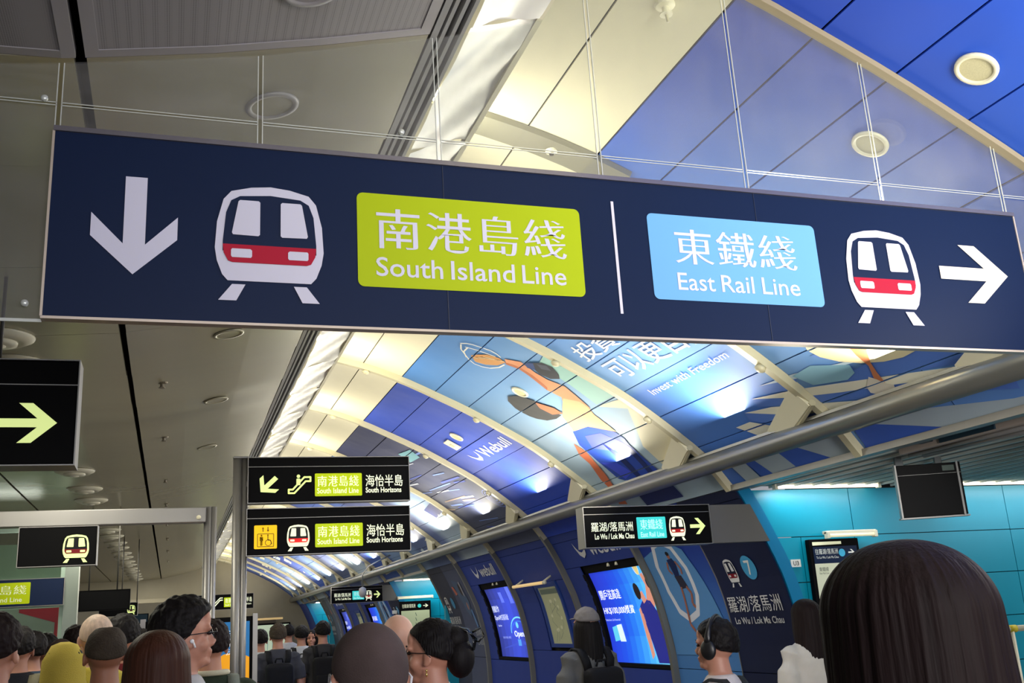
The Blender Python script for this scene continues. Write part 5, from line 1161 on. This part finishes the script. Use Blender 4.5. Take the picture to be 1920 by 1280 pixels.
def add(par, name, me, m, label=None):
    if not me.materials: me.materials.append(None)
    o = bpy.data.objects.new(name, me); COL.objects.link(o); o.parent = par
    o.material_slots[0].link = 'OBJECT'; o.material_slots[0].material = m
    if label: o['label'] = label
    return o
eyem = mat('eye_dark', (34, 24, 22), .15); SHOES = cloth('dark_shoe', (30, 30, 34), .6)
RM = [Vector(_X), Vector(_Y), Vector(_Z)]
def ray(px, py):
    d = Vector((px-960, -(py-640), -fx)); w = Vector([r.dot(d) for r in RM]); return w/w.y
def person(x, y, top, yaw, label, female=False, hair='short', hm=BLACKH, shirt=(60, 60, 66), sname='dark_tee', trouser=(40, 42, 52), skn=0, long=False, group=None, wide=1.0, lhair=None):
    """x, y: where the person stands; top: height of the crown; yaw: turn from walking down the hall"""
    t = empty('person', (x, y, 0), math.radians(yaw), label=label, cat='person', group=group); k = top/(1.735 if hair != 'bald' else 1.722)
    t.scale = (k*wide, k*wide, k)
    add(t, 'body', BODY[female], skin(skn)); add(t, 'shirt', SHIRT[(female, long)], cloth(sname, shirt)); add(t, 'trousers', TROUS, cloth('trouser_cloth_%d' % (sum(trouser)), trouser))
    for s in (-1, 1): add(t, 'shoe', SHOE[s], SHOES); add(t, 'eye', EYE[s], eyem); add(t, 'eyebrow', BROW[s], BLACKH)
    if hair != 'bald': add(t, 'hair', lhair or HAIR[hair], hm)
    return t
def worn(par, name, label, cat, group=None):
    t = empty(name, par.location, par.rotation_euler[2], label=label, cat=cat, group=group); t.scale = par.scale; return t
def bag_mesh(w=.29, h=.42, d=.13, z=1.12, y=-.175):
    bm = bmesh.new(); add_box(bm, (0, y, z), (w, d, h), .045); bmesh.ops.subdivide_edges(bm, edges=bm.edges, cuts=1)
    return fuse(bm, 'bag', .013, 6)
def pocket(bm): add_box(bm, (0, -.245, 1.03), (.22, .035, .20), .016)
BAG = bag_mesh(); POCK = mesh_of(pocket)
STRAP = {}
for s in (-1, 1):
    def st(bm, s=s):
        P = [(s*.085, -.130, 1.30), (s*.10, -.125, 1.38), (s*.105, -.07, 1.448), (s*.108, .0, 1.455), (s*.112, .08, 1.41), (s*.118, .128, 1.33), (s*.122, .135, 1.22), (s*.135, .10, 1.10), (s*.15, -.02, 1.0), (s*.13, -.12, .97)]
        for (a, b) in zip(P[:-1], P[1:]):
            a, b = Vector(a), Vector(b)
        R = []
        for i, p in enumerate(P):
            d = (Vector(P[min(i+1, len(P)-1)])-Vector(P[max(i-1, 0)])).normalized(); wv = Vector((1, 0, 0)); wv = (wv-d*wv.dot(d)).normalized(); nv = d.cross(wv)
            R.append([bm.verts.new(Vector(p)+wv*a*.029+nv*b*.007) for a, b in ((-1, -1), (1, -1), (1, 1), (-1, 1))])
        for A, B in zip(R[:-1], R[1:]):
            for k in range(4): bm.faces.new((A[k], A[(k+1) % 4], B[(k+1) % 4], B[k]))
        bm.faces.new(R[0][::-1]); bm.faces.new(R[-1])
    STRAP[s] = mesh_of(st)
HAND = mesh_of(lambda bm: add_tube(bm, [(-.04, -.155, 1.335), (-.03, -.165, 1.375), (.03, -.165, 1.375), (.04, -.155, 1.335)], .008, 8))
def backpack(par, label, col, name, group='backpacks worn in the queue'):
    t = worn(par, 'backpack', label, 'backpack', group); m = cloth(name, col, .7)
    add(t, 'bag', BAG, m); add(t, 'front_pocket', POCK, m); add(t, 'grab_handle', HAND, m)
    for s in (-1, 1): add(t, 'strap', STRAP[s], m)
    return t
def at(px, py, Y):
    r = ray(px, py); return r.x*Y, Y, CZ+r.z*Y
def P_(px, py, Y, yaw, label, **k):
    x, y, z = at(px, py, Y); return person(x, y, z, yaw, label, **k)

# nearest woman: long dark brown hair
LH1 = make_long(.62, 1.10, 260, 130, 0, 3); LH2 = make_long(.50, .98, 160, 80, .003, 8); LH3 = make_long(.30, .96, 120, 60, .010, 5)
w1 = P_(1672, 1013, 1.12, -6, 'nearest woman at the lower right, seen from behind, with long straight dark brown hair', female=True, hair='long', hm=BROWNH, shirt=(30, 30, 36), sname='black_blouse', lhair=LH1)
# centre man with cropped hair
w2 = P_(688, 1157, 2.15, 8, 'man with close-cropped hair and a mask loop, large at bottom centre', hair='buzz', hm=BUZZH, shirt=(46, 44, 50), sname='charcoal_tee', skn=0, wide=1.02)
msk = worn(w2, 'face_mask', 'white face mask worn by the man with close-cropped hair', 'mask')
add(msk, 'mask_cloth', mesh_of(lambda bm: (ball(bm, (0, .075, 1.545), (.058, .045, .052)))), mat('mask_white', (222, 222, 226), .7))
for s in (-1, 1): add(msk, 'ear_loop', mesh_of(lambda bm: add_tube(bm, [(s*.055, .072, 1.575), (s*.076, .03, 1.600), (s*.084, -.004, 1.622), (s*.088, -.026, 1.605), (s*.083, -.022, 1.565), (s*.070, .02, 1.535), (s*.052, .07, 1.525)], .0028, 6)), MATS['mask_white'])
# woman in red with a claw clip
w3 = P_(806, 1160, 3.75, 62, 'woman in a red top, dark hair up in a claw clip', female=True, hair='bun', hm=BLACKH, shirt=(158, 18, 34), sname='red_top', skn=0)
add(w3, 'hair_bun', mesh_of(lambda bm: (ball(bm, (0, -.115, 1.585), (.062, .055, .075)), ball(bm, (.0, -.10, 1.655), (.055, .05, .05)))), BLACKH)
clip = worn(w3, 'hair_clip', 'black claw clip in the dark hair of the woman in red', 'hair clip')
add(clip, 'clip_body', mesh_of(lambda bm: [add_tube(bm, [(s*.012, -.10, 1.70), (s*.016, -.15, 1.685), (s*.014, -.176, 1.65), (s*.010, -.168, 1.61)], [.004, .006, .006, .003], 8) for s in (-1, -.3, .3, 1)]), mat('clip_black', (16, 16, 18), .15))
add(clip, 'clip_grip', mesh_of(lambda bm: add_tube(bm, [(.0, -.165, 1.675), (.0, -.20, 1.690), (0, -.212, 1.662), (0, -.19, 1.640), (0, -.172, 1.645)], .004, 8)), MATS['clip_black'])
def glasses(par, label, frame=(24, 22, 24)):
    t = worn(par, 'glasses', label, 'glasses'); gm = mat('spectacle_frame', frame, .25)
    for s in (-1, 1):
        add(t, 'rim', mesh_of(lambda bm: add_tube(bm, [(s*.032+.024*math.cos(a), .104-.004*abs(math.cos(a)), 1.610+.018*math.sin(a)) for a in [2*math.pi*k/16 for k in range(17)]], .0016, 6, caps=False)), gm)
        add(t, 'temple', mesh_of(lambda bm: add_tube(bm, [(s*.057, .100, 1.616), (s*.074, .06, 1.614), (s*.086, .0, 1.610), (s*.088, -.02, 1.595)], .0018, 6)), gm)
    add(t, 'bridge', mesh_of(lambda bm: add_tube(bm, [(-.009, .105, 1.614), (0, .108, 1.617), (.009, .105, 1.614)], .0016, 6)), gm); return t
glasses(w3, 'dark framed glasses worn by the woman in red')
er = worn(w3, 'earring', 'small gold drop earring of the woman in red', 'earring'); add(er, 'drop', mesh_of(lambda bm: (ball(bm, (-.086, -.002, 1.548), (.004, .004, .006), sub=2), ball(bm, (-.086, -.002, 1.534), (.005, .005, .009), sub=2))), mat('gold', (226, 190, 120), .25, .8))
w3b = P_(744, 1151, 4.6, 0, 'bald man just behind the man with close-cropped hair', hair='bald', shirt=(196, 190, 176), sname='pale_patterned_shirt', skn=2)

# woman with a grey cap
w4 = P_(1096, 1137, 6.6, 10, 'woman with a grey cap and long black hair facing the adverts', female=True, hair='cap', hm=cloth('grey_cap', (120, 116, 116)), shirt=(98, 98, 98), sname='grey_hoodie', long=True)
add(w4, 'long_hair', LH3, BLACKH).scale = (.97, .97, .965)
add(w4, 'cap_brim', mesh_of(lambda bm: ball(bm, (0, .105, 1.655), (.062, .055, .006))), MATS['grey_cap'])
backpack(w4, 'black backpack on the woman with the grey cap', (22, 22, 26), 'black_backpack_cloth')
# man with headphones
w5 = P_(1336, 1160, 4.2, 38, 'man with large black headphones in front of the navy number 7 wall', hair='short', hm=BLACKH, shirt=(206, 200, 200), sname='white_shirt', skn=0)
backpack(w5, 'black and grey backpack with zips on the man with headphones', (44, 46, 48), 'grey_black_backpack_cloth')
hp = worn(w5, 'headphones', 'large black over-ear headphones on the man in the white shirt', 'headphones'); hpm = mat('headphone_black', (20, 20, 23), .4)
for s in (-1, 1): add(hp, 'ear_cup', mesh_of(lambda bm: (ball(bm, (s*.096, .0, 1.592), (.020, .040, .048)), ball(bm, (s*.086, .0, 1.592), (.018, .036, .042)))), hpm)
add(hp, 'headband', mesh_of(lambda bm: add_tube(bm, [(.100*math.cos(a), -.02*math.sin(a), 1.625+.118*math.sin(a)) for a in [math.pi*k/20 for k in range(21)]], .011, 8, sy=1.6)), hpm)
w6 = P_(1506, 1122, 5.75, 0, 'woman in a white short-sleeved shirt half hidden by the nearest head', female=True, hair='long', hm=BROWNH, shirt=(206, 200, 190), sname='white_tee', lhair=LH3)

# left group
w7 = P_(348, 1123, 4.0, -78, 'man with short black hair, glasses and a white earbud, face turned right', hair='side', hm=BLACKH, shirt=(196, 196, 198), sname='pale_collar_shirt', skn=0)
glasses(w7, 'thin glasses on the man with the white earbud')
eb = worn(w7, 'earbud', 'white earbud in the ear of the man facing right', 'earbud'); add(eb, 'bud', mesh_of(lambda bm: (ball(bm, (.088, .006, 1.588), (.007, .008, .008), sub=2), add_tube(bm, [(.090, .010, 1.586), (.088, .018, 1.566)], .0035, 8))), mat('earbud_white', (240, 240, 242), .3))
w8 = P_(297, 1180, 3.3, 0, 'woman with long straight reddish brown hair at the lower left', female=True, hair='long', hm=AUBURN, shirt=(60, 40, 36), sname='brown_blouse', lhair=LH2)
w9 = P_(396, 1162, 5.6, 8, 'man in a dark green jacket with a pale collar beside the twin steel post', hair='short', hm=BROWNH, shirt=(46, 56, 44), sname='dark_green_jacket', long=True)
add(w9, 'collar', mesh_of(lambda bm: add_tube(bm, [(.085*math.cos(a), -.014+.078*math.sin(a), 1.472) for a in [2*math.pi*k/20 for k in range(21)]], .014, 8, caps=False)), cloth('pale_collar', (206, 200, 176)), 'pale shirt collar')
sb = worn(w9, 'shoulder_bag', 'grey shoulder bag strap on the man in the dark green jacket', 'bag'); add(sb, 'strap', STRAP[1], cloth('grey_strap', (122, 128, 120))); add(sb, 'pouch', mesh_of(lambda bm: add_box(bm, (.2, -.1, .95), (.10, .22, .18), .03)), MATS['grey_strap'])
w10 = P_(201, 1167, 4.75, 6, 'man with thinning grey hair and navy tee, before the white-haired man', hair='fringe', hm=GREYH, shirt=(26, 28, 40), sname='navy_tee', skn=1, wide=1.03)
backpack(w10, 'dark grey backpack on the man with thinning grey hair', (62, 58, 58), 'dark_grey_backpack_cloth')
w11 = P_(182, 1147, 5.8, 12, 'older man with white hair and a yellow top among the queue', hair='buzz', hm=WHITEH, shirt=(214, 196, 84), sname='yellow_top', skn=2)
w12 = P_(233, 1152, 6.5, -10, 'man with black hair in a maroon shirt right of the white-haired man', hair='short', hm=BLACKH, shirt=(104, 34, 40), sname='maroon_shirt')
w13 = P_(122, 1207, 5.3, 0, 'person wrapped in a mustard yellow shawl in front of the white-haired man', female=True, hair='short', hm=BLACKH, shirt=(200, 178, 78), sname='mustard_shawl_top', long=True)
add(w13, 'shawl', mesh_of(lambda bm: loft(bm, [((0, -.01, 1.10), .235, .17), ((0, -.01, 1.25), .225, .165), ((0, -.012, 1.38), .195, .145), ((0, -.012, 1.47), .14, .125), ((0, -.012, 1.56), .105, .118), ((0, -.014, 1.66), .098, .115), ((0, -.016, 1.73), .06, .075), ((0, -.016, 1.745), .02, .02)], 32)), cloth('mustard_shawl', (200, 178, 78)), 'mustard yellow shawl over head and shoulders')
w14 = P_(38, 1175, 7.0, 0, 'man with black hair and an olive backpack at the lower left edge', hair='short', hm=BLACKH, shirt=(22, 24, 32), sname='black_tee')
backpack(w14, 'olive grey backpack on the man at the lower left edge', (96, 92, 74), 'olive_backpack_cloth')
w15 = P_(-6, 1150, 4.1, -20, 'person cut by the left edge of the picture, dark hair and cream shirt', hair='short', hm=BROWNH, shirt=(190, 186, 150), sname='cream_shirt')
w16 = P_(88, 1188, 8.6, 0, 'man with a short black haircut small between the olive backpack and the yellow shawl', hair='short', hm=BLACKH, shirt=(40, 36, 38), sname='black_brown_tee')
w17 = P_(113, 1198, 7.7, 20, 'woman with brown hair behind the yellow shawl', female=True, hair='bun', hm=BROWNH, shirt=(70, 56, 50), sname='brown_tee')
w18 = P_(143, 1172, 9.6, 0, 'man with dark brown hair left of the white-haired man', hair='short', hm=BROWNH, shirt=(60, 62, 66), sname='dark_tee')
w19 = P_(264, 1180, 7.4, 0, 'person with dark hair right of the maroon shirt', hair='short', hm=BLACKH, shirt=(40, 40, 44), sname='dark_tee_b')
w20 = P_(62, 1184, 8.0, 30, 'person in a slate blue shirt behind the man with the olive backpack', hair='short', hm=BLACKH, shirt=(50, 66, 86), sname='slate_shirt')
w21 = P_(308, 1165, 8.0, 0, 'person with dark hair just left of the man with the white earbud', hair='short', hm=BROWNH, shirt=(52, 50, 50), sname='dark_tee_c')

# middle distance, walking away
w22 = P_(521, 1169, 11.5, 0, 'man in a grey tee with a black backpack walking away, nearest of the far group', hair='short', hm=GREYH, shirt=(66, 68, 78), sname='slate_grey_tee')
backpack(w22, 'black backpack on the man in the grey tee walking away', (20, 22, 30), 'navy_black_backpack_cloth')
w23 = P_(565, 1172, 13.8, 0, 'man in a white tee with a black backpack in the far group', hair='short', hm=BLACKH, shirt=(196, 198, 206), sname='white_tee_b')
backpack(w23, 'black backpack on the far man in the white tee', (22, 22, 24), 'black_backpack_cloth')
w24 = P_(605, 1164, 12.6, 0, 'man in a charcoal tee, rightmost of the far group', hair='short', hm=BLACKH, shirt=(54, 54, 58), sname='charcoal_tee_b')
backpack(w24, 'black backpack on the man in the charcoal tee', (24, 24, 28), 'black_backpack_cloth')
w25 = P_(541, 1171, 16.5, 0, 'person with black hair and pale shirt behind the far white tee', hair='short', hm=BLACKH, shirt=(186, 188, 196), sname='pale_tee')
w26 = P_(584, 1180, 15.0, 170, 'small distant woman with long black hair coming towards the camera', female=True, hair='long', hm=BLACKH, shirt=(196, 186, 176), sname='cream_tee', lhair=LH3)
w27 = P_(593, 1177, 17.0, 0, 'tiny distant person beside the middle passage', hair='short', hm=BROWNH, shirt=(90, 80, 76), sname='brown_shirt')
w28 = P_(488, 1180, 12.6, 0, 'person in a white shirt half hidden behind the poster stand post', hair='short', hm=BLACKH, shirt=(180, 186, 190), sname='pale_tee_c')
